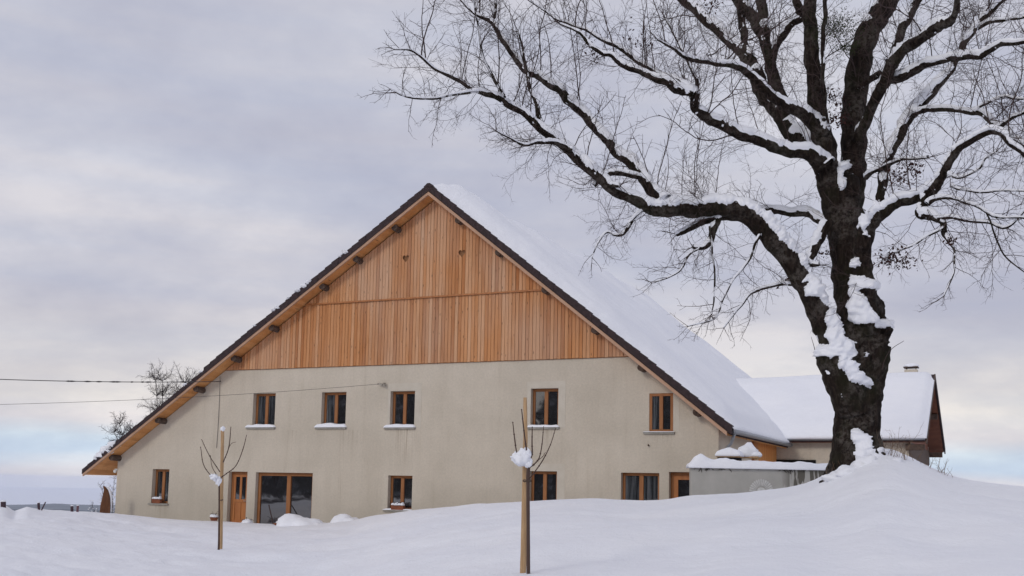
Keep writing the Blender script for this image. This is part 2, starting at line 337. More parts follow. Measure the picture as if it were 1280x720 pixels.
# far hills beyond the valley, seen left of the house
hill_m = mat('far_forest', (.035, .05, .06), .95, .05, var=(.10, .12, .14), scale=.004, detail=4)
def hills(rng_m, base_z, h0, amp, seed, a0, a1):
    b_ = MB(); V = []; n = 260
    for i in range(n+1):
        a = a0+(a1-a0)*i/n; zt = h0+amp*fbm(a*.35, seed, 1, seed, 5)
        for rr, z in ((rng_m-900, base_z), (rng_m-350, base_z+(zt-base_z)*.62), (rng_m, zt), (rng_m+900, base_z)):
            V.append((rr*math.sin(R(a)), rr*math.cos(R(a)), z))
    F_ = [(i*4+k, (i+1)*4+k, (i+1)*4+k+1, i*4+k+1) for i in range(n) for k in range(3)]
    b_.add(V, F_); return b_
tag(hills(5200, -262, -147, 9, 2.3, -60, 60).build('hills', hill_m, smooth=True), kind='structure')
tag(hills(9500, -262, -228, 16, 7.7, -60, 60).build('hills', hill_m, smooth=True), kind='structure')

# ================================================================== farmhouse
SK = .0507                                          # the side walls are not quite square to the gable
house = empty('farmhouse', tuple(P0), -WALLH, label='large farmhouse with orange wood gable over beige render and snow on its right roof slope', cat='house')
def wp(px, py, off=0.):
    """pixel -> (s, z) on the plane `off` metres in front of the gable wall"""
    d = ray(px, py); Pp = P0-W_*off; t = ((Pp-EYE)@W_)/(d@W_); Q = EYE+d*t; return float((Q-P0)@U_), float(Q[2])
VO = .62; APX = wp(536.5, 230, VO); _l = wp(103.5, 584, VO); _r = wp(915, 532.5, VO)
ML = (APX[1]-_l[1])/(APX[0]-_l[0]); MR = (APX[1]-_r[1])/(_r[0]-APX[0]); SL, SR = _l[0], _r[0]; DEP = 22.
def rooftop(s): return APX[1]-(ML*(APX[0]-s) if s < APX[0] else MR*(s-APX[0]))
def clip(poly, a, b, c):
    """keep a*x+b*z<=c"""
    o = []
    for i in range(len(poly)):
        p, q = poly[i], poly[(i+1) % len(poly)]; fp = a*p[0]+b*p[1]-c; fq = a*q[0]+b*q[1]-c
        if fp <= 0: o.append(p)
        if (fp < 0 < fq) or (fq < 0 < fp): t = fp/(fp-fq); o.append((p[0]+t*(q[0]-p[0]), p[1]+t*(q[1]-p[1])))
    return o
WL, WR = -6.2, 18.45; WT = .40
def under_roof(poly, dz=WT):
    poly = clip(poly, -ML, 1, APX[1]-ML*APX[0]-dz)
    return clip(poly, MR, 1, APX[1]+MR*APX[0]-dz) if len(poly) > 2 else poly
# openings from the photograph: name, x0, x1, ytop, ybottom
def rect(x0, x1, y0, y1, ybot=None):
    s0 = wp(x0, (y0+y1)/2)[0]; s1 = wp(x1, (y0+y1)/2)[0]; return s0, s1, wp((x0+x1)/2, y1)[1], wp((x0+x1)/2, y0)[1]
OP = {}
OP['w0'] = rect(189.8, 210.7, 586.4, 629.5); OP['w1'] = rect(316, 343.8, 491.5, 534.5); OP['w2'] = rect(401.7, 432.3, 490, 534.5); OP['w3'] = rect(487.7, 518.3, 488.7, 534.7)
OP['w4'] = rect(663.3, 697.8, 485.3, 534.5); OP['w5'] = rect(811.5, 841.5, 491.5, 540.5)
OP['l3'] = rect(484.7, 515, 594.5, 638); OP['l4'] = rect(661.5, 696, 589, 634); OP['l5'] = rect(776, 824, 591, 642)
OP['door'] = rect(284.5, 308, 589.5, 655); OP['big'] = rect(318.5, 389.8, 590.8, 656); OP['door2'] = rect(836, 860, 590, 650)
OP['l3'] = (*OP['l3'][:3], OP['l3'][3])
for q in ('door', 'big'): OP[q] = (OP[q][0], OP[q][1], -.05, OP[q][3])
OP['door2'] = (OP['door2'][0], OP['door2'][0]+1.0, .2, OP['door2'][3])
RV = {q: .26 for q in OP}; RV['w5'] = .08; RV['door2'] = .3
ZC = 6.02
xs = sorted({WL, WR, *[o[0] for o in OP.values()], *[o[1] for o in OP.values()]}); zs = sorted({-1.2, ZC, *[o[2] for o in OP.values()], *[o[3] for o in OP.values()]})
wall = MB()
for i in range(len(xs)-1):
    for j in range(len(zs)-1):
        xm, zm = (xs[i]+xs[i+1])/2, (zs[j]+zs[j+1])/2
        if any(o[0] < xm < o[1] and o[2] < zm < o[3] for o in OP.values()): continue
        p = under_roof([(xs[i], zs[j]), (xs[i+1], zs[j]), (xs[i+1], zs[j+1]), (xs[i], zs[j+1])])
        if len(p) > 2: wall.add([(x, 0, z) for x, z in p], [tuple(range(len(p)))])
for q, (a, b2, c0, c1) in OP.items():
    d = RV[q]
    wall.add([(a, 0, c0), (a, 0, c1), (a, d, c1), (a, d, c0)], [(0, 1, 2, 3)]); wall.add([(b2, 0, c0), (b2, d, c0), (b2, d, c1), (b2, 0, c1)], [(0, 1, 2, 3)])
    wall.add([(a, 0, c1), (b2, 0, c1), (b2, d, c1), (a, d, c1)], [(0, 1, 2, 3)]); wall.add([(a, 0, c0), (a, d, c0), (b2, d, c0), (b2, 0, c0)], [(0, 1, 2, 3)])
def back(x, y): return (x+SK*y, y)
# side and back walls
zr = rooftop(WR)-WT; zl = rooftop(WL)-WT
wall.build('wall', plaster_m, house)
sw = MB()
sw.add([(*back(WR, 0), -3.5), (*back(WR, DEP), -3.5), (*back(WR, DEP), zr), (*back(WR, 0), zr)], [(0, 1, 2, 3)])
sw.add([(*back(WL, 0), -3.5), (*back(WL, 0), zl), (*back(WL, DEP), zl), (*back(WL, DEP), -3.5)], [(0, 1, 2, 3)])
bp = under_roof([(WL, -3.5), (WR, -3.5), (WR, 13), (WL, 13)]); sw.add([(*back(x, DEP), z) for x, z in bp][::-1], [tuple(range(len(bp)))])
sw.build('side_wall', plaster_m, house)
# --- cladding: vertical boards as real boxes, two storeys of them, upper one proud
def clad(z0, z1, y, name, label=None, cuts=None):
    m = MB(); p = .13; x = math.floor(WL/p)*p
    while x < WR:
        a, b2 = x+.007, x+p-.007; poly = under_roof([(a, z0), (b2, z0), (b2, z1), (a, z1)], WT+.03)
        dy = y+random.uniform(-.004, .004)
        zj = random.uniform(-.012, .006) if True else 0
        if len(poly) > 2: m.prism([(px_, pz_+(zj if pz_ < z0+.02 else 0)) for px_, pz_ in poly], dy+random.uniform(0, .01), dy+.028)
        x += p
    o = m.build(name, clad_m, house); fix_normals(o); return o
low_c = clad(ZC+.02, 8.47, -.065, 'cladding')
up_c = clad(8.44, 12.2, -.115, 'cladding')
bk = MB(); bpoly = under_roof([(WL, ZC), (WR, ZC), (WR, 13), (WL, 13)], WT+.02); bk.prism(bpoly, -.034, -.003)
fix_normals(bk.build('backing_board', back_m, house))
fl = MB(); a = under_roof([(WL, 8.41), (WR, 8.41), (WR, 8.46), (WL, 8.46)], WT+.04); fl.prism(a, -.125, -.07); fix_normals(fl.build('ledge_board', door_m, house))
# hearts sawn through the boards
for hx, hy in ((507.5, 323), (577.5, 316.5)):
    s, z = wp(hx, hy, .1); pts = []
    for i in range(28):
        t = 2*math.pi*i/28; pts.append((s+.0085*16*math.sin(t)**3, z+.0095*(13*math.cos(t)-5*math.cos(2*t)-2*math.cos(3*t)-math.cos(4*t))))
    m = MB(); m.prism(pts[::-1], -.1172, -.0362)
    # the cut: a dark lined recess built by boolean from a cutter that is then removed
    me = bpy.data.meshes.new('c'); me.from_pydata(m.v, [], m.f); cut = bpy.data.objects.new('heart_cutter', me); sc.collection.objects.link(cut)
    cut.parent = house; cut.scale = (1, 1, 1); fix_normals(cut)
    for v in me.vertices: v.co.y = -.2 if v.co.y < -.1 else -.03
    md = up_c.modifiers.new('heart', 'BOOLEAN'); md.object = cut; md.operation = 'DIFFERENCE'; md.solver = 'EXACT'
    bpy.context.view_layer.update()
    dg = bpy.context.evaluated_depsgraph_get(); ev = up_c.evaluated_get(dg); nm = bpy.data.meshes.new_from_object(ev); up_c.modifiers.clear(); up_c.data = nm
    bpy.data.objects.remove(cut)
# --- roof: two slabs, soffit, bargeboards, tile edge, gutter
def slab(x0, x1, y0, y1, t0, t1, mat_, name, smooth=False):
    """slab between roof-parallel offsets t0,t1 (vertical), from s=x0 to x1"""
    m = MB(); z = rooftop
    A = [(*back(x0, y0), z(x0)-t0), (*back(x1, y0), z(x1)-t0), (*back(x1, y1), z(x1)-t0), (*back(x0, y1), z(x0)-t0)]
    B = [(*back(x0, y0), z(x0)-t1), (*back(x1, y0), z(x1)-t1), (*back(x1, y1), z(x1)-t1), (*back(x0, y1), z(x0)-t1)]
    m.hull8(B, A); o = m.build(name, mat_, house); fix_normals(o); return o
roofL = slab(SL+.04, APX[0]-.001, -VO+.05, DEP+.8, .05, .30, tile_m, 'roof_slab'); roofR = slab(APX[0]+.001, SR-.04, -VO+.05, DEP+.8, .05, .30, tile_m, 'roof_slab')
slab(SL+.1, APX[0]-.001, -VO+.05, DEP+.7, .303, .375, soffit_m, 'soffit'); slab(APX[0]+.001, SR-.1, -VO+.05, DEP+.7, .303, .375, soffit_m, 'soffit')
slab(SL+.06, APX[0]-.002, -VO-.02, -VO+.047, .27, .40, bargeboard_m, 'bargeboard'); slab(APX[0]+.002, SR-.12, -VO-.02, -VO+.047, .27, .40, bargeboard_m, 'bargeboard')
def verge(x0, x1, name, seed):
    rr = random.Random(seed); m = MB(); L = abs(x1-x0)/math.cos(math.atan(ML if x0 < APX[0] else MR)); n = int(L/.34); slope = ML if (x0+x1)/2 < APX[0] else -MR
    for i in range(n):
        a = x0+(x1-x0)*i/n; b2 = x0+(x1-x0)*(i+1)/n; lift = .0
        if slope > 0 and (a+b2)/2 < -1.55: lift = -.10          # lower tile field sits lower left of the step
        lo, hi = (a, b2)
        zt0, zt1 = rooftop(lo)+lift, rooftop(hi)+lift
        e = .035*mnoise.noise(Vector((a*.9, seed, 0)))+rr.uniform(-.008, .008)
        if slope > 0: q0, q1 = zt0+.022+e, zt1-.006+e
        else: q0, q1 = zt0-.006+e, zt1+.022+e
        y0 = -VO-.045+rr.uniform(-.01, .01)
        m.prism([(lo, zt0-.265-lift*.9), (hi, zt1-.265-lift*.9), (hi, q1), (lo, q0)], y0, -VO+.32)
    o = m.build(name, tile_m, house); fix_normals(o); return o
verge(SL, APX[0]-.0, 'verge_tiles', 1); verge(APX[0]+.0, SR, 'verge_tiles', 2)
rd = MB(); rd.prism([(APX[0]-.2, APX[1]-.10), (APX[0]+.2, APX[1]-.13), (APX[0]+.05, APX[1]+.02), (APX[0]-.05, APX[1]+.02)], -VO-.06, -VO+.5); fix_normals(rd.build('ridge_tile', tile_m, house))
# purlin logs under the eaves
for px, py in ((497, 281), (449, 318), (407, 352), (344, 402), (297, 439), (250, 479), (202, 520), (144.5, 571.5)):
    s, z = wp(px, py, .22); z = rooftop(s)-.375-.11
    m = MB(); m.tube([(s, y, z+.004*i) for i, y in enumerate(np.linspace(.1, -.46, 8))], .12, 14, bump=.06, seed=px); fix_normals(m.build('purlin', log_m, house))
for px, py in ((575, 278), (625, 318), (683, 363), (745, 416), (803, 462), (872, 520)):
    s, z = wp(px, py, .22); z = rooftop(s)-.375-.11
    m = MB(); m.tube([(s, y, z) for y in np.linspace(.1, -.40, 8)], .12, 14, bump=.06, seed=px); fix_normals(m.build('purlin', log_m, house))
# gutter, downpipe along the right eave
m = MB(); ge = rooftop(SR)-.16
m.tube([(*back(SR+.07, y), ge) for y in np.linspace(-VO+.1, 12, 20)], .075, 10); m.build('gutter', zinc_m, house, smooth=True)
m = MB(); m.tube([(*back(SR+.05, -.35), ge-.05), (*back(SR-.1, -.2), ge-.35), (*back(WR+.09, .25), ge-.62), (*back(WR+.09, .3), -1)], .05, 8); m.build('downpipe', zinc_m, house, smooth=True)

# --- windows
def bars(m, x0, x1, z0, z1, y0, y1, fw, mull=(), rails=()):
    m.box(x0, x0+fw, y0, y1, z0, z1); m.box(x1-fw, x1, y0, y1, z0, z1); m.box(x0+fw, x1-fw, y0, y1, z0, z0+fw); m.box(x0+fw, x1-fw, y0, y1, z1-fw, z1)
    for q, wd in mull: m.box(q-wd/2, q+wd/2, y0-.012, y1, z0+fw, z1-fw)
net_m, k = base('glass_with_net_curtain', .04, .5); k.p.inputs['IOR'].default_value = 2.0; oc = k.n('ShaderNodeTexCoord').outputs['Object']
k.link(k.ramp(k.noise(k.map(oc, (9, 1, .4)), 1.6, 4, .6), [(.38, (.018, .019, .022)), (.52, (.06, .065, .072)), (.7, (.13, .135, .145))]), k.p.inputs['Base Color'])
def window(key, sill=True, snow=.06, fw=.09, mw=.13, over=.18, net=(0, 0)):
    a, b2, c0, c1 = OP[key]; d = RV[key]; rt = empty('window', (0, 0, 0)); rt.parent = house
    e = .004; m = MB(); bars(m, a+e, b2-e, c0+e, c1-e, d-.075, d-.012, fw, [((a+b2)/2, mw)]); m.build('frame', frame_m, rt, bevel=.006)
    mid = (a+b2)/2
    for q_, (x0, x1) in enumerate(((a+fw, mid-mw/2), (mid+mw/2, b2-fw))):
        p = MB(); p.box(x0-.004, x1+.004, d-.042, d-.030, c0+fw-.004, c1-fw+.004); p.build('pane', net_m if net[q_] else glass_m, rt)
    # dark board stands in for the unlit room behind
    kb = MB(); kb.box(a+.002, b2-.002, d-.008, d+.03, c0, c1); kb.build('dark_room_board', dark_m, rt)
    if sill:
        s = MB(); s.box(a-over, b2+.05, -.075, d-.08, c0-.055, c0+.012); s.build('sill', sill_m, rt, bevel=.01)
        if snow:
            s = MB(); n = 22; V = []; L = (b2+.06)-(a-over-.01)
            sd_ = random.random()*9
            for i in range(n+1):
                x = a-over-.01+L*i/n; ee = min(1, i/2., (n-i)/2.); hh = snow*(.55+.45*ee)*(1+.35*mnoise.noise(Vector((x*3, sd_, 0))))
                if i in (0, n): hh *= .4
                V += [(x, -.095, c0+.008), (x, -.10, c0+.013+hh*.55), (x, -.06, c0+.013+hh), (x, d-.085, c0+.013+hh*1.15), (x, d-.085, c0+.008)]
            F_ = [(i*5+k_, (i+1)*5+k_, (i+1)*5+k_+1, i*5+k_+1) for i in range(n) for k_ in range(4)]+[(0, 1, 2, 3, 4), tuple(n*5+k_ for k_ in (4, 3, 2, 1, 0))]
            s.add(V, F_); fix_normals(s.build('sill_snow', snow_m, rt, smooth=True))
    return rt
window('w0', snow=0, over=.1, net=(0, 1)); window('w1', snow=.11, over=.25, net=(1, 1)); window('w2', snow=.13, over=.22, net=(1, 0)); window('w3', snow=.11, over=.2); window('w4', snow=.07, over=.1); window('w5', snow=.02, over=.18, mw=.12, net=(1, 0))
window('l3', snow=.04, over=.14); window('l4', sill=False); window('l5', sill=False, mw=.14, net=(1, 1))
# smoother render bands round some openings
sur_m = mat('smooth_render', (.585, .535, .455), .9, .15, var=(.52, .47, .39), scale=2, bump=.15, bscale=20)
def band(key, t, r, l=0):
    a, b2, c0, c1 = OP[key]; m = MB(); y = -.006
    def bx(x0, x1, z0, z1): m.box(x0, x1, y, -.001, z0, z1)
    bx(b2, b2+r, max(c0, c0), c1); bx(a-(l or .0), b2+r, c1, c1+t)
    if l: bx(a-l, a, c0, c1)
    m.build('render_band', sur_m, house)
band('w4', .24, .26, .14); band('l4', .26, .28, .12); band('w5', .02, .2); band('w3', .28, .27, .1)
# front door
def door(key, lights=2):
    a, b2, c0, c1 = OP[key]; d = RV[key]; rt = empty('door'); rt.parent = house; m = MB(); e = .004
    bars(m, a+e, b2-e, c0+e, c1-e, d-.08, d-.01, .10); m.build('frame', frame_m, rt, bevel=.006)
    x0, x1 = a+.105, b2-.105; zm = c0+(c1-c0)*.50; m = MB(); y0, y1 = d-.06, d-.015
    if lights == 2:
        m.box(x0, x0+.10, y0, y1, zm, c1-.105); m.box(x1-.10, x1, y0, y1, zm, c1-.105); mid = (x0+x1)/2; m.box(mid-.05, mid+.05, y0, y1, zm, c1-.105)
        m.box(x0+.1, x1-.1, y0+.001, y1, c1-.2, c1-.106); m.box(x0, x1, y0-.006, y1, zm-.12, zm-.002)
        m.box(x0, x1, y0+.018, y1, c0+.105, zm-.122)
        for q in (x0+.0, mid-.045, x1-.09): m.box(q, q+.09, y0-.004, y0+.015, c0+.24, zm-.124)
        m.box(x0, x1, y0-.005, y0+.016, c0+.106, c0+.238)
        m.build('leaf', door_m, rt, bevel=.005)
        for xa, xb in ((x0+.1, mid-.05), (mid+.05, x1-.1)):
            p = MB(); p.box(xa-.003, xb+.003, y0+.02, y0+.03, zm-.003, c1-.197); p.build('pane', glass_m, rt)
        hn = MB(); hn.tube([(x1-.045, y0-.01, zm-.06), (x1-.045, y0-.055, zm-.06), (x1-.15, y0-.055, zm-.06)], .011, 8); hn.build('handle', zinc_m, rt, smooth=True)
    else:
        bars(m, x0, x1, c0+.105, c1-.105, y0, y1, .14); m.box(x0+.14, x1-.14, y0+.002, y1, c0+.24, c0+.9); m.build('leaf', door_m, rt, bevel=.005)
        p = MB(); p.box(x0+.137, x1-.137, y0+.02, y0+.03, c0+.9, c1-.24); p.build('pane', glass_m, rt)
    kb = MB(); kb.box(a+.002, b2-.002, d-.006, d+.03, c0, c1); kb.build('backing', dark_m, rt)
door('door', 2); door('door2', 1)
# large glazed sliding door
a, b2, c0, c1 = OP['big']; d = .26; rt = empty('patio_door'); rt.parent = house; m = MB(); mid = a+(b2-a)*.55
bars(m, a+.004, b2-.004, c0, c1-.004, d-.10, d-.012, .12, [(mid, .17)]); m.build('frame', frame_m, rt, bevel=.006)
for x0, x1 in ((a+.12, mid-.085), (mid+.085, b2-.12)):
    p = MB(); p.box(x0-.003, x1+.003, d-.052, d-.04, c0+.117, c1-.12); p.build('pane', glass_m, rt)
kb = MB(); kb.box(a+.002, b2-.002, d-.008, d+.03, c0, c1); kb.build('dark_room_board', dark_m, rt)  # dark sheet in place of the unlit room behind the patio door
# fittings on the gable
s, z = wp(478, 481); m = MB(); m.box(s-.02, s+.1, -.16, -.001, z-.02, z+.03); m.tube([(s-.14, -.12, z+.02), (s+.02, -.14, z+.02)], .025, 8); m.tube([(s+.14, -.1, z+.06), (s+.14, -.1, z-.08)], .05, 8)
m.build('cable_bracket', mat('bracket', (.20, .17, .14), .6, .3, var=(.45, .42, .36), scale=9), house, bevel=.004)
s, z = wp(811, 557); m = MB(); m.tube([(s, 0, z), (s, -.09, z)], .022, 8); m.tube([(s, -.07, z+.05), (s+.01, -.07, z-.02)], .014, 8); m.build('wall_hook', log_m, house)
s, z = wp(141.5, 582); m = MB(); m.blob((WL-.10, .0-.02, 2.02), (.07, .07, .08), 1, .02); m.box(WL-.1, WL+.02, -.045, -.01, 2.05, 2.12); m.build('eave_lamp', white_m, house, smooth=True)
c1_ = wp(275, 470, .02); c2_ = wp(270.5, 560, .02)
m = MB(); m.tube([(c1_[0]+(c2_[0]-c1_[0])*t+.03*math.sin(t*3), -.02, c1_[1]+(c2_[1]-c1_[1])*t) for t in np.linspace(0, 1.0, 12)], .010, 6); m.build('wall_cable', mat('cable_grey', (.20, .185, .165), .7), house)
# side facade seen under the right eave
def sideY(px):
    """depth along the right side wall at a pixel column"""
    lo, hi = 0., 19.
    for _ in range(40):
        mid_ = (lo+hi)/2; x, y = back(WR, mid_); Pw = P0+U_*x+W_*y; 
        if proj((Pw[0], Pw[1], 2.6))[0] < px: lo = mid_
        else: hi = mid_
    return lo
def side_panel(p0, p1, z0, z1, proud, mat_, name):
    y0, y1 = sideY(p0), sideY(p1); m = MB(); A = [(*back(WR+.002, y0), z0), (*back(WR+.002, y1), z0), (*back(WR+.002, y1), z1), (*back(WR+.002, y0), z1)]
    B = [(x+proud, y, z) for x, y, z in A]; m.hull8(A, B); o = m.build(name, mat_, house); fix_normals(o); return o
gold_m = boards_mat('golden_boards', .11, ((.50, .19, .05), (.58, .25, .075), (.62, .29, .10)), 1, None, 0)
side_panel(939.5, 944.5, .0, zr-.05, .09, door_m, 'post'); side_panel(945, 978, .0, zr-.12, .05, gold_m, 'boarded_panel'); side_panel(978.5, 986, .0, zr-.1, .04, log_m, 'dark_post')
side_panel(944.6, 978.4, zr-.12, zr-.02, .07, door_m, 'lintel')

# --- snow on the roof
def snow_sheet(fn, nx, ny, name, parent, edge=None, under=None):
    """grid surface fn(u,v)->(x,y,ztop,thick), closed below"""
    V = []; 
    for j in range(ny+1):
        for i in range(nx+1):
            x, y, z, t = fn(i/nx, j/ny); V.append((x, y, z+t))
    n0 = len(V)
    for j in range(ny+1):
        for i in range(nx+1):
            x, y, z, t = fn(i/nx, j/ny); V.append((x, y, z-.02))
    F_ = []
    for j in range(ny):
        for i in range(nx):
            a_ = j*(nx+1)+i; F_.append((a_, a_+1, a_+nx+2, a_+nx+1)); F_.append((n0+a_, n0+a_+nx+1, n0+a_+nx+2, n0+a_+1))
    for i in range(nx): a_ = i; F_.append((a_, n0+a_, n0+a_+1, a_+1)); a_ = ny*(nx+1)+i; F_.append((a_, a_+1, n0+a_+1, n0+a_))
    for j in range(ny): a_ = j*(nx+1); c_ = a_+nx+1; F_.append((a_, c_, n0+c_, n0+a_)); a_ += nx; c_ += nx; F_.append((a_, n0+a_, n0+c_, c_))
    m = MB(); m.add(V, F_); o = m.build(name, snow_m, parent, smooth=True); fix_normals(o); return o
def rsnow(u, v):
    # u: ridge->eave, v: front->back (denser near front)
    y = -VO+.0+(DEP+VO+.75)*(v**1.6); x = APX[0]-.08+(SR+.10-APX[0]+.08)*u
    zt = rooftop(x) if x > APX[0] else rooftop(APX[0])-(APX[0]-x)*.25
    full = (.40+.30*sstep(0, 1.6, y+VO)*sstep(0, .07, u))*(1-.5*u); ef = sstep(0, .6, y+VO)**.42 if y > -VO else .0; ef = .10+.9*ef
    eu = sstep(0, .6, (SR+.10-x)); el = sstep(0, .035, u); eb = sstep(0, .5, DEP+.75-y)
    t = full*min(ef, 1)*(.25+.75*eu)*(.3+.7*el)*(.3+.7*eb)
    t *= 1+.30*fbm(x, y, .35, 4, 3)+.10*fbm(x, y, 1.4, 2, 2)*(1-.6*sstep(0, 2, y+VO))
    yy = y+(.10+.10*mnoise.noise(Vector((x*1.7, 3, 0)))+.06*mnoise.noise(Vector((x*6, 1, 0))))*(1-sstep(0, 1.2, y+VO))
    bx_, by_ = back(x, yy); return bx_, by_, zt-.02, max(.02, t)
snow_sheet(rsnow, 110, 90, 'roof_snow', house)
def lsnow(u, v):
    y = -VO+.32+(DEP+VO+.3)*(v**1.6); x = SL+.25+(APX[0]-.25-SL-.3)*u; n_ = fbm(x, y, .6, 8, 3)
    yy = y+.3*abs(mnoise.noise(Vector((x*1.1, 7, 0))))*(1-sstep(0, 1.2, y+VO)); bx_, by_ = back(x, yy)
    return bx_, by_, rooftop(x)-.02-(.10 if x < -1.55 else 0), .05+.04*n_*sstep(0, .5, y+VO-.3)
snow_sheet(lsnow, 90, 40, 'roof_snow', house)
rr = random.Random(5)
for px, py, s_ in ((432, 309, .16), (426, 313, .10), (386, 343.5, .15), (380, 350, .17), (373, 356, .14), (361, 366, .09), (347, 378, .12), (343, 382, .10), (320, 400, .08), (252, 457, .08), (141, 549, .22), (132, 556, .26), (124, 563, .2), (136, 551, .2), (120, 568, .12), (232, 474, .1)):
    m = MB(); s, z = wp(px, py, VO); m.blob((s, -VO+.10, rooftop(s)+.0+(-.08 if s < -1.5 else 0)+.02), (s_*1.25, .22, s_*.62), px, .5, 14, 8); m.build('snow_lump', snow_m, house, smooth=True)

# ================================================================== low building to the right behind (annex)
A_ = at(1157, 546.5, 39.5); zE = A_[2]-.02; AH = R(27.2)
ann = empty('outbuilding', (A_[0], A_[1], 0), -AH, label='lower outbuilding under a thick white snow roof, stone end wall, behind the big tree', cat='outbuilding')
LA, DA, HR = 15., 9.6, 2.86
def arz(y): return zE+HR*(1-abs(y-DA/2)/(DA/2))
def aslab(y0, y1, x0, x1, t0, t1, name, mat_):
    m = MB(); A = [(x0, y0, arz(y0)-t0), (x1, y0, arz(y0)-t0), (x1, y1, arz(y1)-t0), (x0, y1, arz(y1)-t0)]; B = [(x, y, z-(t1-t0)) for x, y, z in A]
    m.hull8(B, A); o = m.build(name, mat_, ann); fix_normals(o); return o
brown_m = mat('brown_eaves', (.20, .085, .05), .8, .2, var=(.15, .06, .04), scale=3, sc3=(1, 1, 3))
aslab(0, DA/2-.001, -LA, 0, 0, .14, 'roof_slab', tile_m); aslab(DA/2+.001, DA, -LA, 0, 0, .14, 'roof_slab', tile_m)
aslab(.05, DA/2-.001, -LA, -.03, .143, .2, 'soffit', brown_m); aslab(DA/2+.001, DA-.05, -LA, -.03, .143, .2, 'soffit', brown_m)
aslab(-.02, DA/2-.001, .0, .05, -.02, .22, 'bargeboard', log_m); aslab(DA/2+.001, DA+.02, .0, .05, -.02, .22, 'bargeboard', tile_m)
GX = -.62
m = MB(); m.add([(-LA, .45, -1.5), (GX, .45, -1.5), (GX, .45, arz(.45)-.2), (-LA, .45, arz(.45)-.2)], [(0, 1, 2, 3)]); m.add([(-LA, DA-.45, -1.5), (-LA, DA-.45, arz(.45)-.2), (GX, DA-.45, arz(.45)-.2), (GX, DA-.45, -1.5)], [(0, 1, 2, 3)])
m.build('wall', plaster_m, ann)
m = MB(); m.add([(GX+.003, .452, -1.5), (GX+.003, DA-.452, -1.5), (GX+.003, DA-.452, zE-.15), (GX+.003, .452, zE-.15)], [(0, 1, 2, 3)]); m.build('stone_wall', stone_m, ann)
m = MB(); m.add([(GX, .46, zE-.15), (GX, DA-.46, zE-.15), (GX, DA/2, arz(DA/2)-.22)], [(0, 1, 2)]); m.build('gable_boards', brown_m, ann)
for y, zz_ in ((.3, zE-.35), (DA/2, arz(DA/2)-.4), (DA-.35, zE-.3), (2.7, arz(2.7)-.36), (DA-2.7, arz(2.7)-.36)):
    m = MB(); m.box(GX-.1, -.06, y-.1, y+.1, zz_-.1, zz_+.12); m.build('purlin', log_m, ann, bevel=.01)
m = MB(); m.box(GX+.04, GX+.19, 2.1, DA-2.1, zE+.75, zE+1.0); m.build('tie_beam', log_m, ann)
m = MB(); m.box(GX+.006, GX+.03, .46, DA-.46, zE-.75, zE-.12); m.build('dark_boarding', log_m, ann)
m = MB(); m.tube([(x, -.05, zE-.03) for x in np.linspace(-9, -.02, 12)], .06, 8); m.build('gutter', zinc_m, ann, smooth=True)
m = MB(); m.box(-9, -4.0, .38, .447, 2.6, 2.95); m.build('dark_opening', dark_m, ann)
def asnow(u, v):
    y = -.12+(DA+.2)*u; x = .04-(LA)*(v**1.4); yy = max(0, min(DA, y)); t = .29*(.3+.7*sstep(0, .35, -x+.04))*(.3+.7*min(sstep(0, .5, y+.12), sstep(0, .5, DA+.08-y)))
    t *= 1+.18*fbm(x, y, .5, 6, 3); 
    rz_ = arz(yy)-.16*math.exp(-((y-DA/2)/.5)**2); return x, y, rz_-.01, t
snow_sheet(asnow, 70, 70, 'roof_snow', ann)
cp = at(1139, 459, 46.5); cpl = np.array([(cp[0]-A_[0])*math.cos(AH)-(cp[1]-A_[1])*math.sin(AH), (cp[0]-A_[0])*math.sin(AH)+(cp[1]-A_[1])*math.cos(AH)])
chx, chy = cpl; ch = empty('chimney', (0, 0, 0)); ch.parent = ann
m = MB(); m.box(chx-.26, chx+.26, chy-.25, chy+.25, cp[2]-2.3, cp[2]-.12); m.build('stack', plaster_m, ch)
m = MB(); m.box(chx-.30, chx+.30, chy-.29, chy+.29, cp[2]-.035, cp[2]); m.box(chx-.2, chx-.14, chy-.2, chy-.14, cp[2]-.12, cp[2]-.06); m.box(chx+.14, chx+.2, chy+.14, chy+.2, cp[2]-.12, cp[2]-.06); m.build('cap', log_m, ch)
m = MB(); m.blob((chx, chy, cp[2]+.02), (.33, .32, .14), 3, .15, flat=.2); m.build('cap_snow', snow_m, ch, smooth=True)

# ================================================================== garden wall in front of the courtyard
a0 = at(864, 600, 29.0); a1 = at(1075, 600, 30.2); gdir = a1-a0; gl = math.hypot(gdir[0], gdir[1]); gh = math.atan2(gdir[1], gdir[0]); ztop = at(864, 582.5, 29.0)[2]
gw = empty('garden_wall', (a0[0], a0[1], 0), gh, label='low grey rendered garden wall capped with lumpy snow, running from the house to the big tree', cat='wall')
gw_m, k = base('grey_render', .92, .15); oc = k.n('ShaderNodeTexCoord').outputs['Object']; s3 = k.n('ShaderNodeSeparateXYZ', {0: oc})
c = k.ramp(k.noise(oc, 1.1, 5, .6), [(.3, (.35, .34, .31)), (.7, (.46, .445, .41))])
drip = k.noise(k.map(oc, (1, 1, .10)), 7.5, 3, .6)
mask = k.n('ShaderNodeMapRange', {0: s3.outputs[0], 1: 2.55, 2: 2.9, 3: 0, 4: .85}).outputs[0]
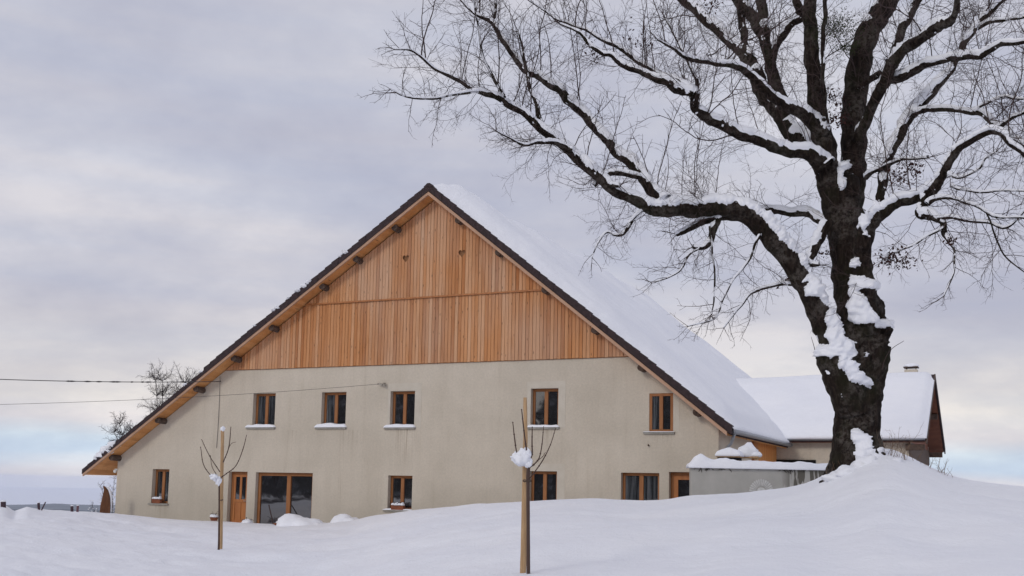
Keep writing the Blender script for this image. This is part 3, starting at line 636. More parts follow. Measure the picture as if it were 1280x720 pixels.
# long runs of dark water stain below the coping: a column is stained down to a depth set by its own noise
dz = k.n('ShaderNodeMapRange', {0: k.math('ADD', s3.outputs[2], k.math('MULTIPLY', k.math('SUBTRACT', drip, .43), 4.2)), 1: ztop-.22, 2: ztop-.12, 3: 0, 4: 1}).outputs[0]
c = k.mix(k.math('MULTIPLY', mask, dz), c, (.075, .066, .050, 1))
top = k.n('ShaderNodeMapRange', {0: k.math('ADD', s3.outputs[2], k.math('MULTIPLY', k.noise(oc, 3, 5), .35)), 1: ztop+.05, 2: ztop+.18, 3: 0, 4: .5}).outputs[0]
c = k.mix(top, c, (.12, .105, .085, 1)); k.link(c, k.p.inputs['Base Color'])
b = k.n('ShaderNodeBump', {'Strength': .4, 'Distance': .02, 'Height': k.noise(oc, 25, 5, .7)}); k.link(b.outputs[0], k.p.inputs['Normal'])
m = MB(); m.box(0, gl, 0, .32, -1.2, ztop); m.build('masonry', gw_m, gw, bevel=.02)
def gsn(u, v):
    x = -.08+(gl+.1)*u; y = -.10+.52*v; hump = .16*math.exp(-((x-.28)/.22)**2)+.05*math.exp(-((x-1.0)/.3)**2)
    e = math.sin(math.pi*min(1, max(0, v)))**.45; t = (.17+hump)*e*(.35+.65*sstep(0, .2, x+.08))*(1+.45*fbm(x, y, 1.6, 3, 3)); 
    return x, y+.02*mnoise.noise(Vector((x*4, 0, 0))), ztop-.005-.03*(1-e), max(.01, t)
snow_sheet(gsn, 130, 12, 'cap_snow', gw)
# pale fan shaped relief low on the wall
fc = at(951, 614.5, 29.45); fx = math.hypot(fc[0]-a0[0], fc[1]-a0[1]); fan_m = mat('pale_relief', (.66, .65, .62), .9, .1, var=(.5, .5, .48), scale=14)
m = MB(); m2 = []
for i in range(15):
    t0 = math.pi*(i+.12)/15; t1 = math.pi*(i+.88)/15
    def P(t, r): return (fx+r*math.cos(t)*1.05, fc[2]+r*math.sin(t)*1.08)
    m.prism([P(t0+.03, .15), P(t0, .315), P((t0+t1)/2, .335), P(t1, .315), P(t1-.03, .15)][::-1], -.016, -.001)
m.prism([(fx+.13*math.cos(t), fc[2]+.12*math.sin(t)) for t in np.linspace(math.pi, 0, 12)], -.014, -.001)
fix_normals(m.build('fan_relief', fan_m, gw))
# dry creeper hanging over the wall top
cr_m = mat('dry_creeper', (.06, .05, .04), .9, .1); m = MB(); rr = random.Random(3)
for i in range(46):
    x = rr.choice([rr.uniform(.05, 1.1), rr.uniform(1.5, 2.9), rr.uniform(2.4, gl-.8), rr.uniform(.1, 1.1)]); z = ztop+rr.uniform(-.03, .06); pts = [(x, -.02, z)]; dx = rr.uniform(-1, 1)
    for q in range(rr.randint(3, 6)):
        x += dx*.06+rr.uniform(-.02, .02); z -= rr.uniform(-.005, .05); pts.append((x, -.016-rr.random()*.01, z)); dx *= .9
    m.tube(pts, [.010]*(len(pts)-1)+[.004], 4)
tag(m.build('creeper', cr_m, None, loc=(a0[0], a0[1], 0), rz=gh), 'dry leafless creeper stems hanging over the top of the grey garden wall', 'creeper')

def local_thing(name, px, py, r, label, cat, rz=0, group=None):
    p = at(px, py, r); return empty(name, tuple(p), rz, label=label, cat=cat, group=group)
# snow-laden wooden table and a tilted board behind the wall
t = local_thing('garden_table', 912, 572, 30.4, 'small wooden garden table with a thick slab of snow, just behind the low grey wall', 'table', -WALLH)
m = MB(); m.box(-.34, .34, -.3, .3, .0, .05); m.build('table_top', wood_m, t, bevel=.008); m = MB(); m.box(-.31, .31, -.27, .27, -.09, -.002); m.build('apron', dark_m, t)
for sx_ in (-1, 1):
    for sy in (-1, 1): m = MB(); m.box(sx_*.29-.035, sx_*.29+.035, sy*.25-.03, sy*.25+.03, -1.5, -.092); m.build('leg', wood_m, t)
def ts(u, v): x = -.37+.74*u; y = -.33+.66*v; e = (math.sin(math.pi*u)*math.sin(math.pi*v))**.3 if 0 < u < 1 and 0 < v < 1 else 0; return x, y, .052, .03+.22*e*(1+.25*fbm(x, y, 2, 1, 3))
snow_sheet(ts, 20, 14, 'snow_cap', t)
t = local_thing('garden_bench', 935, 572, 31.0, 'tilted wooden bench buried under a pointed heap of snow, beside the garden table', 'bench', -WALLH)
m = MB(); m.box(-.30, .34, -.22, .22, -.02, .03); m.build('seat', wood_m, t, bevel=.006)
for sx_ in (-1, 1): m = MB(); m.box(sx_*.26-.03, sx_*.26+.03, -.18, .18, -1.5, -.022); m.build('leg', wood_m, t)
m = MB(); m.blob((-.02, 0, .12), (.33, .25, .30), 5, .35, flat=.35); m.blob((.22, 0, .06), (.2, .22, .13), 6, .2, flat=.3); m.build('snow_cap', snow_m, t, smooth=True)

# ================================================================== things at the foot of the gable
def gp(px, y=-.5): 
    """ground point near the wall at pixel column px, y metres from wall (negative = in front)"""
    lo = wp(px, 640, -y)[0]; P = P0+U_*lo+W_*y; return P
def pot(px, py, off, rad, h, label, snow_r, kind='pot'):
    s, z = wp(px, py, off); P = P0+U_*s-W_*off; t = empty('flower_pot', (P[0], P[1], z), 0, label=label, cat='flower pot')
    m = MB(); m.tube([(0, 0, 0), (0, 0, h*.8), (0, 0, h*.81), (0, 0, h)], [rad*.75, rad, rad*1.1, rad*1.1], 16); m.build('pot', terracotta_m, t, smooth=False, bevel=.005)
    m = MB(); m.blob((0, 0, h+.03), (snow_r, snow_r, snow_r*.55), px, .3, flat=.2); m.build('snow_cap', snow_m, t, smooth=True)
    m = MB()
    for i in range(7): aa = i*.9+px; m.tube([(0, 0, h), (rad*.5*math.cos(aa), rad*.5*math.sin(aa), h+.14), (rad*1.1*math.cos(aa), rad*1.1*math.sin(aa), h+.15+.08*math.sin(i*2.))], .007, 4)
    m.build('stems', twig_m, t); return t
pot(267.5, 651, .7, .15, .13, 'brown flower pot with a snow cap on the ground left of the front door', .17)
pot(309, 658, .6, .22, .12, 'shallow snowy bowl shaped planter just right of the front door', .22)
pot(352, 659, 1.0, .28, .14, 'wide brown planter under snow in front of the patio door', .2)
# window boxes
def wbox(key, label, wdt, px):
    a, b2, c0, c1 = OP[key]; s = wp(px, 630)[0]; P = P0+U_*s-W_*.03; t = empty('window_box', (P[0], P[1], c0+.014), -WALLH, label=label, cat='window box')
    m = MB(); m.box(-wdt/2, wdt/2, -.07, .09, .0, .16); m.build('box', terracotta_m, t, bevel=.01)
    m = MB()
    for i in range(4): m.blob((-wdt/2+wdt*(i+.5)/4, .0, .19), (wdt*.15, .09, .06+.02*(i % 2)), i+px, .3, flat=.3)
    m.build('snow_cap', snow_m, t, smooth=True); m = MB()
    for i in range(12): x = random.uniform(-wdt/2, wdt/2); m.tube([(x, 0, .15), (x+random.uniform(-.05, .05), -.03, .24), (x+random.uniform(-.1, .1), -.04, .27)], .006, 4)
    m.build('stems', twig_m, t)
wbox('w0', 'red brown window box with snow on the sill of the far left ground floor window', .42, 196.5); wbox('l3', 'red brown flower box heaped with snow below the middle ground floor window', .5, 498)
# heaps of shovelled snow
def heap(name, label, bl):
    m = MB()
    for i, (px, py, off, rx, ry, rz_) in enumerate(bl):
        s, z = wp(px, py, off); P = P0+U_*s-W_*off; m.blob((P[0], P[1], z), (rx, ry, rz_), i+px*.1, .22, 26, 14, 1.3)
    tag(m.build(name, snow_m, smooth=True), label, 'snow heap')
heap('snow_heap', 'rounded heap of shovelled snow in front of the patio door', [(366, 660, 1.6, .62, .6, .47), (384, 661, 1.6, .6, .6, .40), (398, 663, 1.5, .42, .5, .30)])
heap('snow_heap', 'smaller low snow heap right of the patio door against the rendered wall', [(428, 656, 1.3, .42, .5, .36), (437, 657, 1.3, .4, .5, .33)])
# stick leaning by the patio door
p = gp(340, -.7); q0 = wp(341.5, 655, .7); q1 = wp(336, 631, .5)
m = MB(); A0 = P0+U_*q0[0]-W_*.7; B0 = P0+U_*q1[0]-W_*.5; m.tube([(A0[0], A0[1], q0[1]-.2), (A0[0], A0[1], q0[1]), (B0[0], B0[1], q1[1])], .022, 7); tag(m.build('stick', twig_m, smooth=True), 'thin dark stick leaning by the left pane of the patio door', 'stick')

# tall curved brown board at the far left corner
b0 = at(131, 640, 43); t = empty('carved_board', (b0[0], b0[1], 0), R(20), label='tall brown curved wooden board standing upright beyond the left corner of the house', cat='wooden board')
def bq(px, py): q = at(px, py, 43); return ((q[0]-b0[0])*math.cos(R(20))+(q[1]-b0[1])*math.sin(R(20)), q[2])
outl = [(124, 646), (125.5, 632), (128.5, 619), (130, 612), (128.6, 607.2), (131.5, 608), (135, 612.5), (137.3, 620), (138, 630), (137.6, 646)]
pl = [bq(*q) for q in outl]; m = MB(); m.prism(pl, -.06, .06); o = m.build('board', rust_m, t, bevel=.012); fix_normals(o)
m = MB(); sn = [bq(*q) for q in ((130.5, 608.0), (133.2, 610.2), (135.4, 613.2), (137.2, 618), (138, 626), (138.1, 640))]
m.tube([(x+.035, 0, z) for x, z in sn], [.02, .05, .055, .05, .04, .02], 8, bump=.3); m.build('snow_edge', snow_m, t, smooth=True)

# fence posts at the edge of the snowfield
def post(px, py0, py1, wpx, r, lean, label, col, snowcap=True):
    B = at(px, py1, r); Tt = at(px+lean, py0, r); B = B-(Tt-B)*1.5; h = wpx/2/FPX*r*1.03
    t = empty('fence_post', tuple(B), 0, label=label, cat='post', group='wooden posts along the left edge of the snowfield')
    D = Tt-B; m = MB(); m.tube([(0, 0, 0), tuple(D*.5), tuple(D*.97), tuple(D)], [h*1.05, h, h, h*.85], 8, bump=.08); m.build('post', col, t)
    if snowcap: m = MB(); m.blob(tuple(D), (h*1.15, h*1.15, h*.55), px, .2, flat=.1); m.build('snow_cap', snow_m, t, smooth=True)
pm = mat('post_wood', (.075, .05, .06), .85, .15); pm2 = mat('post_wood_light', (.16, .085, .10), .85, .15)
post(4.2, 627, 631.5, 5.5, 33, 0, 'short thick dark post poking out of the snow at the left edge of the photo', pm)
post(48.5, 628.5, 633.5, 2.8, 35, -.3, 'slim upright snow capped post beside a leaning stick', pm)
post(53.5, 627.5, 634.5, 1.4, 35, 3.5, 'thin stick leaning to the right beside a slim upright post', pm, False)
post(90, 632.5, 637, 3.2, 36, 0, 'dark upright post, left one of the close pair near the house', pm)
post(97, 632, 637, 2.6, 36, .3, 'reddish upright post, right one of the close pair near the house', pm2)

# ================================================================== overhead wires
def wire(name, A, B, sag, rad, label, beads=0):
    A, B = np.array(A), np.array(B); pts = []
    for i in range(61): t_ = i/60; p = A+(B-A)*t_; p[2] -= sag*4*t_*(1-t_); pts.append(p)
    m = MB(); m.tube(pts, rad, 6)
    rr = random.Random(2)
    for i in range(beads):
        t_ = rr.uniform(.66, .93); k_ = int(t_*60); p = pts[k_]+(pts[k_+1]-pts[k_])*rr.random(); d = (pts[k_+1]-pts[k_]); d /= np.linalg.norm(d)
        L = rr.uniform(.06, .2); m.tube([p-d*L, p, p+d*L], [rad*.9, rad*2.1, rad*.9], 6)
    tag(m.build(name, mat('wire', (.075, .07, .07), .7), smooth=True), label, 'cable')
q = wp(277, 477); e1 = P0+U_*q[0]-W_*.03; e1[2] = q[1]
s1_ = at(-420, 448, 40); wire('overhead_cable', s1_, e1, .25, .016, 'thicker overhead cable coming from the left to the corner of the wood cladding', 16)
q = wp(476, 480.5); e2 = P0+U_*q[0]-W_*.14; e2[2] = q[1]
s2_ = at(-420, 508, 36); wire('overhead_cable', s2_, e2, .28, .0065, 'thin lower overhead wire crossing the render to the small wall bracket')

# ================================================================== branching helpers
def perp(d, rr):
    v = np.array([rr.gauss(0, 1), rr.gauss(0, 1), rr.gauss(0, 1)]); v -= d*(v@d); return v/(np.linalg.norm(v)+1e-9)
def twig(m, p, d, L, r, lvl, rr, bend=(0, 0, 0), n=3, dens=1.0, maxl=2, wig=.30):
    """crooked twig with side twigs leaving at wide angles from its nodes"""
    seg = max(3, int(L/.13)); pts = [p.copy()]; q = p.copy(); d = d/np.linalg.norm(d); bend = np.array(bend, float); dirs = [d]
    for i in range(seg):
        d = d+perp(d, rr)*wig*rr.uniform(.3, 1.3)+bend*(L/seg)*.55; d /= np.linalg.norm(d); q = q+d*(L/seg); pts.append(q.copy()); dirs.append(d)
    m.tube(pts, [r*(1-.6*i/seg) for i in range(seg+1)], n, cap=False)
    if lvl < maxl:
        k_ = int(L/(.135 if lvl == 0 else .12)*dens+rr.random())
        for j in range(k_):
            t_ = .10+.88*(j+rr.random())/max(1, k_); i = min(seg-1, int(t_*seg)); pp = pts[i]+(pts[i+1]-pts[i])*(t_*seg-i)
            nd = dirs[i]*rr.uniform(.35, 1.0)+perp(dirs[i], rr)*rr.uniform(.6, 1.0)
            twig(m, pp, nd, max(.10, L*rr.uniform(.22, .50)*(1.1-.5*t_)), max(.0021, r*.50), lvl+1, rr, bend*.5, 3, dens, maxl, wig)
# ================================================================== the big tree
TR = 21.7
tb = at(1073, 575, TR); tree = empty('bare_tree', (tb[0], tb[1], 0), 0, label='huge old leafless tree with snow along its limbs, on the mound at right', cat='tree')
T0 = np.array([tb[0], tb[1], 0.])
def limb(pts, d0=0., d1=0., k=6):
    """pts (px,py,width px); depth offset from the trunk eased d0->d1"""
    n = len(pts); P = []; Wd = []
    L = [0]
    for i in range(1, n): L.append(L[-1]+math.dist(pts[i][:2], pts[i-1][:2]))
    for i, (x, y, wd) in enumerate(pts):
        r = TR+d0+(d1-d0)*(L[i]/L[-1]); p = at(x, y, r); P.append(np.array([*p, wd/2/FPX*np.linalg.norm(p-EYE)]))
    C = crom(P, k); return [c[:3] for c in C], [max(.004, c[3]) for c in C]
LIMBS = {
 'trunk': ([(1070, 640, 86), (1070, 600, 72), (1071, 578, 62), (1071, 550, 54), (1071, 515, 53), (1071, 485, 57), (1070, 458, 68), (1071, 430, 76), (1076, 405, 57), (1072, 375, 46), (1065, 340, 38)], 0, 0),
 'S0': ([(1072, 440, 56), (1070, 395, 45), (1063, 350, 39), (1057, 310, 38), (1053, 275, 41), (1051, 245, 45), (1049, 215, 40)], .05, .1),
 'S1': ([(1050, 262, 34), (1040, 232, 31), (1034, 208, 28), (1028, 170, 24), (1021, 130, 19), (1017, 85, 17), (1013, 43, 16), (1013, 0, 14), (1010, -60, 11), (1004, -120, 7)], 0, -.8),
 'S2': ([(1060, 300, 36), (1063, 255, 32), (1066, 213, 29), (1067, 155, 27), (1070, 105, 26), (1081, 55, 25), (1095, 27, 24), (1110, 0, 22), (1135, -50, 18), (1150, -110, 12)], .1, 1.2),
 'L1': ([(1071, 520, 36), (1060, 488, 44), (1050, 458, 46), (1042, 434, 38), (1033, 412, 30), (1020, 385, 25), (1004, 353, 24), (987, 325, 24), (964, 296, 25), (941, 272, 25), (915, 260, 24), (880, 259, 22), (850, 260, 21), (822, 259, 19), (808, 258, 15)], -.2, -1.6),
 'L1a': ([(815, 260, 15), (793, 250, 14), (770, 238, 13), (747, 221, 12), (727, 203, 12), (713, 188, 11), (680, 163, 10), (660, 147, 8), (630, 125, 8), (597, 115, 6), (573, 100, 4.5), (547, 87, 3.2), (527, 72, 2.6), (513, 63, 2), (493, 62, 1.4)], -1.6, -3.2),
 'L1b': ([(832, 256, 15), (813, 234, 14), (795, 211, 13), (773, 190, 12), (753, 170, 11), (720, 133, 11), (693, 108, 10), (673, 95, 9), (653, 87, 7), (640, 67, 6), (627, 47, 6), (613, 27, 5), (593, 17, 3.2), (577, 0, 2.4), (560, -14, 1.6)], -1.6, -1.0),
 'L1c': ([(597, 115, 4), (585, 116, 4), (563, 120, 3.2), (530, 123, 2.6), (508, 121, 2), (488, 112, 1.3)], -2.9, -3.4),
 'L1d': ([(632, 122, 4), (622, 108, 4), (612, 88, 3.6), (602, 63, 3), (597, 33, 2.4), (592, 0, 1.5)], -2.7, -3.1),
 'L1e': ([(615, 28, 3.6), (619, 12, 3), (621, -12, 2)], -1.1, -1.1),
 'L1f': ([(812, 226, 6), (790, 219, 7), (768, 216, 7), (745, 221, 6)], -1.6, -1.9),
 'L1g': ([(743, 232, 5), (752, 227, 6), (775, 232, 5)], -1.8, -2.),
 'L1h': ([(715, 187, 7), (700, 181, 6), (682, 177, 5), (660, 181, 3.5), (640, 175, 2.4), (620, 163, 1.4)], -2.2, -3.0),
 'L1i': ([(680, 165, 8), (672, 140, 6), (664, 112, 5), (657, 85, 4), (653, 62, 3), (648, 40, 2)], -2.2, -1.4),
 'L4': ([(1036, 280, 11), (1013, 269, 10), (983, 264, 9), (955, 264, 9), (925, 268, 8)], .3, 1.2),
 'L4b': ([(935, 268, 12), (905, 271, 10), (880, 277, 9), (862, 285, 7), (846, 293, 5)], -1.2, -.6),
 'L4c': ([(900, 272, 7), (893, 285, 8), (884, 303, 8), (879, 309, 6), (866, 309, 4)], -1.2, -1.4),
 'L4d': ([(875, 310, 2.5), (862, 318, 2.2), (853, 335, 2), (840, 345, 1.6), (815, 354, 1.1)], -1.4, -1.2),
 'L4e': ([(804, 261, 4.5), (792, 276, 4.5), (778, 291, 4), (768, 293, 3), (758, 290, 2.5), (748, 303, 1.8), (740, 322, 1.3)], -1.6, -1.9),
 'L5': ([(1036, 276, 13), (1027, 290, 12), (1019, 308, 11), (1013, 327, 8), (1024, 331, 4)], -.5, -.8),
 'L6': ([(1006, 352, 7), (990, 353, 6), (965, 357, 4), (940, 367, 3), (925, 385, 2), (905, 410, 1.2)], -.7, -1.4),
 'L7': ([(951, 290, 3.4), (945, 303, 3), (935, 327, 2.6), (917, 350, 2.4), (905, 372, 2), (893, 398, 1.6), (860, 408, 1.1)], -1.2, -1.7),
 'L8': ([(887, 283, 2.6), (890, 310, 2.4), (893, 340, 2.2), (893, 370, 2), (890, 392, 1.2)], -1.4, -1.6),
 'L2': ([(1030, 210, 22), (1014, 195, 17), (980, 187, 14), (947, 175, 13), (913, 163, 12), (885, 148, 12), (869, 136, 11), (866, 118, 9), (855, 108, 10)], -.4, -2.2),
 'L2a': ([(866, 118, 9), (842, 109, 11), (818, 96, 8), (800, 90, 7), (780, 83, 6), (764, 70, 5.5), (751, 67, 4.5), (735, 53, 4), (722, 40, 3), (700, 30, 1.6)], -2.2, -2.6),
 'L2b': ([(862, 112, 7), (849, 102, 6.5), (831, 96, 6), (807, 84, 5.5), (787, 69, 5), (771, 59, 5), (751, 49, 4), (735, 38, 3.6), (715, 32, 3), (695, 24, 2.4), (680, 13, 1.8), (660, 0, 1.2)], -2.2, -1.8),
 'L2c': ([(868, 132, 6), (872, 112, 5), (866, 90, 4), (856, 70, 3.2), (845, 48, 2.5), (830, 20, 1.6)], -2.1, -1.2),
 'LA': ([(1030, 168, 18), (1010, 147, 15), (977, 127, 11), (953, 110, 9), (927, 87, 8), (900, 80, 6.5), (880, 77, 6), (860, 72, 5), (840, 60, 3), (822, 50, 2)], -.3, -2.6),
 'LB': ([(1032, 190, 26), (1013, 177, 23), (990, 165, 21), (974, 142, 20), (955, 118, 19), (944, 92, 17), (930, 68, 14), (907, 47, 12), (885, 26, 11), (858, 5, 10), (835, -12, 7), (800, -40, 4)], .2, 2.2),
 'LC': ([(985, 160, 14), (973, 120, 16), (966, 98, 14), (964, 76, 13), (958, 58, 13), (952, 44, 13), (942, 23, 13), (927, 6, 12), (905, -18, 8), (880, -50, 5)], .6, 1.5),
 'LD': ([(957, 56, 10), (955, 40, 12), (953, 15, 12), (952, 0, 11), (950, -40, 8), (945, -90, 5)], .9, 1.6),
 'LE': ([(966, 76, 9), (970, 60, 8), (977, 48, 8), (990, 30, 9), (1001, 20, 10), (997, 0, 8), (990, -35, 5)], .9, .3),
 'LF': ([(938, 72, 8), (931, 58, 9), (929, 38, 9), (926, 15, 8), (920, -8, 6), (915, -40, 4)], 1.0, 1.8),
 'LG': ([(1030, 150, 5), (1030, 133, 5.5), (1028, 83, 5), (1030, 33, 5), (1032, 0, 4.5), (1036, -50, 3)], -.8, -1.1),
 'R1': ([(1072, 175, 14), (1081, 155, 12), (1092, 130, 12), (1102, 108, 13), (1112, 88, 14), (1123, 69, 13), (1147, 50, 12), (1172, 35, 12), (1187, 27, 10), (1193, 15, 7), (1197, 0, 6), (1204, -40, 3)], .2, -2.4),
 'R1a': ([(1112, 80, 10), (1119, 58, 10), (1128, 36, 10), (1142, 8, 9), (1155, -18, 7), (1165, -60, 4)], -.5, .8),
 'R1b': ([(1108, 100, 9), (1125, 97, 11), (1140, 90, 10), (1157, 80, 9), (1190, 72, 8), (1222, 70, 8), (1240, 60, 6.5), (1262, 54, 5.5), (1300, 50, 4), (1340, 40, 2)], -.4, -3.0),
 'R1c': ([(1074, 108, 6), (1085, 102, 7), (1100, 92, 8)], -.1, -.5),
 'R2': ([(1084, 420, 26), (1081, 370, 26), (1078, 330, 21), (1080, 300, 20), (1089, 279, 18), (1102, 265, 16), (1116, 258, 13), (1140, 249, 13), (1165, 238, 13), (1178, 222, 10), (1192, 193, 9), (1207, 178, 8), (1224, 170, 8), (1243, 165, 7), (1262, 178, 6), (1285, 200, 5), (1320, 230, 3)], -.4, -2.8),
 'R2b': ([(1098, 268, 13), (1100, 245, 10), (1104, 225, 11), (1112, 192, 11), (1126, 162, 12), (1144, 138, 11), (1166, 114, 11), (1187, 90, 8), (1201, 64, 7.5), (1212, 44, 7), (1227, 26, 7), (1241, 11, 7), (1254, 0, 6), (1280, -24, 4)], -.8, 1.4),
 'R2c': ([(1222, 35, 5), (1235, 28, 4.5), (1254, 25, 4), (1285, 20, 3), (1320, 12, 2)], .9, .4),
 'R3': ([(1142, 141, 8), (1162, 137, 6), (1187, 137, 6), (1213, 139, 6), (1227, 142, 7), (1240, 154, 7), (1254, 165, 8), (1272, 176, 7), (1300, 190, 5), (1340, 200, 3)], -.1, -2.0),
 'R3b': ([(1218, 138, 3), (1232, 129, 3), (1256, 122, 2.6), (1285, 125, 2)], -1.3, -1.8),
 'R3c': ([(1248, 158, 5), (1262, 150, 4), (1282, 140, 3), (1310, 125, 2)], -1.6, -2.2),
 'R4': ([(1158, 243, 10), (1154, 256, 11), (1153, 268, 12), (1166, 272, 9), (1176, 278, 7.5), (1181, 290, 7), (1186, 301, 4.5), (1193, 315, 2.4), (1191, 343, 2), (1180, 370, 1.2)], -1.6, -2.4),
 'R4a': ([(1172, 273, 5), (1190, 273, 4), (1212, 276, 3.6), (1236, 279, 3), (1259, 285, 2.4), (1283, 262, 1.4)], -1.9, -2.6),
 'R4b': ([(1160, 255, 6), (1172, 248, 5), (1186, 246, 4), (1206, 252, 3.6), (1230, 263, 3), (1245, 271, 2.8), (1285, 273, 1.8)], -1.8, -2.7),
 'R4c': ([(1233, 266, 2.2), (1240, 285, 2), (1248, 303, 2), (1257, 322, 1.8), (1283, 342, 1.2)], -2.4, -2.8),
 'R4d': ([(1180, 285, 3), (1160, 295, 2.2), (1140, 307, 1.8), (1115, 318, 1.2)], -2.1, -1.8),
 'R5': ([(1080, 222, 7), (1095, 213, 5), (1112, 205, 4), (1130, 199, 3.4), (1160, 197, 2.4)], -.3, -1.6),
 'R6': ([(1185, 218, 4), (1200, 222, 3.2), (1222, 212, 2.6), (1232, 198, 2), (1245, 190, 1.4)], -1.9, -2.3),
 'R7': ([(1188, 232, 3.4), (1205, 237, 3), (1228, 240, 2.6), (1255, 238, 2.2), (1285, 239, 1.5)], -1.9, -2.5),
}
B_ = {}
snowmb = MB()
rr = random.Random(11)
PEN = {'R1': .45, 'R1c': 1.5, 'S2': .6, 'LC': .45, 'R1a': .4, 'LB': .1}
def make_snow(pts, rad, seed, amt=1., patches=None, pen=0):
    def fn(P, d, T, r, t):
        lev = 1-abs(T[2])**1.5; up = d[2]/(math.sqrt(max(1e-3, 1-T[2]**2))) if lev > .02 else -1
        nz = mnoise.noise(Vector(P*4.3)+Vector((seed, 0, 0)))*.75+mnoise.noise(Vector((P+d*r)*15)+Vector((0, seed, 0)))*.50
        cam_side = (d@(-W_*.6+np.array([-.45, -.35, 0])))            # wind packed it on the side towards the left and the camera
        e = up*1.15+.30*cam_side-.35+.55*nz-max(0, 1.4-4.3*lev)-pen
        h = amt*(.010+.62*min(r, .12))*sstep(0, .55, e)*(.75+.5*mnoise.noise(Vector(P*1.7)+Vector((seed, 3, 0)))+.15)
        if patches:
            x, y = proj(P+d*r)
            if d@(P-EYE) < .2:
                q = pfield(x, y, 1.6*mnoise.noise(Vector((x*.45, y*.45, 3)))+.8*mnoise.noise(Vector((x*1.1, y*1.1, 8))))
                if q > 0: h = max(h, (.10+.05*mnoise.noise(Vector((x*.2, y*.2, 1))))*sstep(0, 2.2, q)**.6)
        h *= 1+.55*mnoise.noise(Vector((P+d*r)*8.5)+Vector((2, seed, 0)))
        return r+h if h > .006 else r*.86
    return fn
def poly(z, sx_, ox, oy): return np.array([(x/sx_+ox, y/sx_+oy) for x, y in z])
PATCH = [poly(((555,370),(580,365),(592,392),(560,405)), 3, 880, 200),
 poly(((550,430),(600,435),(650,455),(650,485),(600,480),(580,490),(610,515),(620,545),(650,590),(640,610),(570,615),(545,590),(550,520),(545,470)), 3, 880, 200),
 poly(((640,600),(690,595),(705,625),(680,640),(650,620)), 3, 880, 200),
 poly(((180,165),(215,175),(305,265),(358,345),(422,405),(455,470),(482,550),(508,610),(522,660),(562,690),(567,735),(430,735),(430,690),(470,690),(475,650),(450,600),(465,560),(430,510),(380,510),(375,480),(410,440),(365,390),(352,350),(315,330),(245,240),(190,195)), 3, 880, 200),
 poly(((200,0),(245,0),(245,30),(220,35),(240,60),(265,100),(300,110),(320,95),(320,150),(300,180),(330,200),(330,225),(375,265),(392,310),(350,290),(290,275),(275,235),(245,215),(240,180),(245,160),(230,140),(215,180),(195,160),(145,165),(148,130),(190,120),(215,130),(205,100),(180,70),(190,40)), 3.6, 980, 400),
 poly(((365,145),(385,150),(380,170),(362,165)), 3.6, 980, 400), poly(((257,330),(266,330),(262,360)), 3.6, 980, 400),
 poly(((300,490),(330,490),(390,520),(397,575),(430,570),(480,590),(520,640),(500,720),(310,720),(330,640),(310,600),(320,570),(300,530)), 3.6, 980, 400),
 poly(((300,-10),(400,-8),(420,20),(400,10),(330,5)), 3.6, 980, 400), poly(((410,10),(450,0),(490,5),(484,40),(450,45),(420,20)), 3.6, 980, 400),
 poly(((500,610),(545,600),(550,625),(520,640),(515,660),(535,680),(530,710),(510,715),(500,680)), 3, 880, 0),
 poly(((590,220),(640,190),(655,160),(680,180),(640,200),(620,240),(605,260),(625,290),(600,280),(590,250)), 3, 880, 200)]
PBB = [(q[:, 0].min()-3, q[:, 0].max()+3, q[:, 1].min()-3, q[:, 1].max()+3) for q in PATCH]
def sdist(x, y, q):
    """signed pixel distance, positive inside"""
    a = q; b = np.roll(q, -1, 0); ab = b-a; ap = np.array([x, y])-a; t = np.clip((ap*ab).sum(1)/((ab*ab).sum(1)+1e-9), 0, 1)
    d = np.sqrt((((ap-ab*t[:, None]))**2).sum(1)).min()
    c = ((a[:, 1] > y) != (b[:, 1] > y)); xi = a[:, 0]+(y-a[:, 1])*(b[:, 0]-a[:, 0])/np.where(abs(b[:, 1]-a[:, 1]) < 1e-9, 1e-9, b[:, 1]-a[:, 1])
    return d if (c & (x < xi)).sum() % 2 else -d
def pfield(x, y, wob):
    v = -9
    for q, (x0, x1, y0, y1) in zip(PATCH, PBB):
        if x0 < x < x1 and y0 < y < y1: v = max(v, sdist(x, y, q))
    return v+wob
for name, (pts, d0, d1) in LIMBS.items():
    big = max(q[2] for q in pts) > 30; k_ = 8 if big else 6
    C, Rd = limb(pts, d0, d1, k_)
    # crooked natural wander for thin wood
    for i in range(1, len(C)-1):
        j = .35*min(.06, Rd[i])+.006; C[i] = C[i]+np.array([mnoise.noise(Vector(C[i]*3)), mnoise.noise(Vector(C[i]*3+9)), mnoise.noise(Vector(C[i]*3+17))])*j*2
    B_[name] = (C, Rd)
    big = big or name in ('R2', 'S1', 'S2')
    m = MB(); n_ = 40 if big else (16 if Rd[0] > .08 else (10 if Rd[0] > .04 else 6))
    m.tube([c-T0 for c in C], Rd, n_, bump=.17 if big else .22, seed=hash(name) % 97 if False else len(name)*7+ord(name[-1]))
    m.build('trunk' if name == 'trunk' else 'branch', bark_m, tree, smooth=True)
    if max(Rd) > .02:
        kk = 5 if big else 2; CC = crom(C, kk); RR = [x[0] for x in crom([np.array([q]) for q in Rd], kk)]
        pt = True if name in ('trunk', 'S0', 'L1', 'S1', 'S2', 'R2') else None
        f = make_snow(CC, RR, ord(name[0])+len(name), .85 if name in ('R2b', 'LB') else 1.0, pt, PEN.get(name, 0))
        m2 = MB(); m2.tube(CC, RR, 80 if big else 16, snow=f, cap=False); snowmb.add([np.array(v)-T0 for v in m2.v], m2.f)
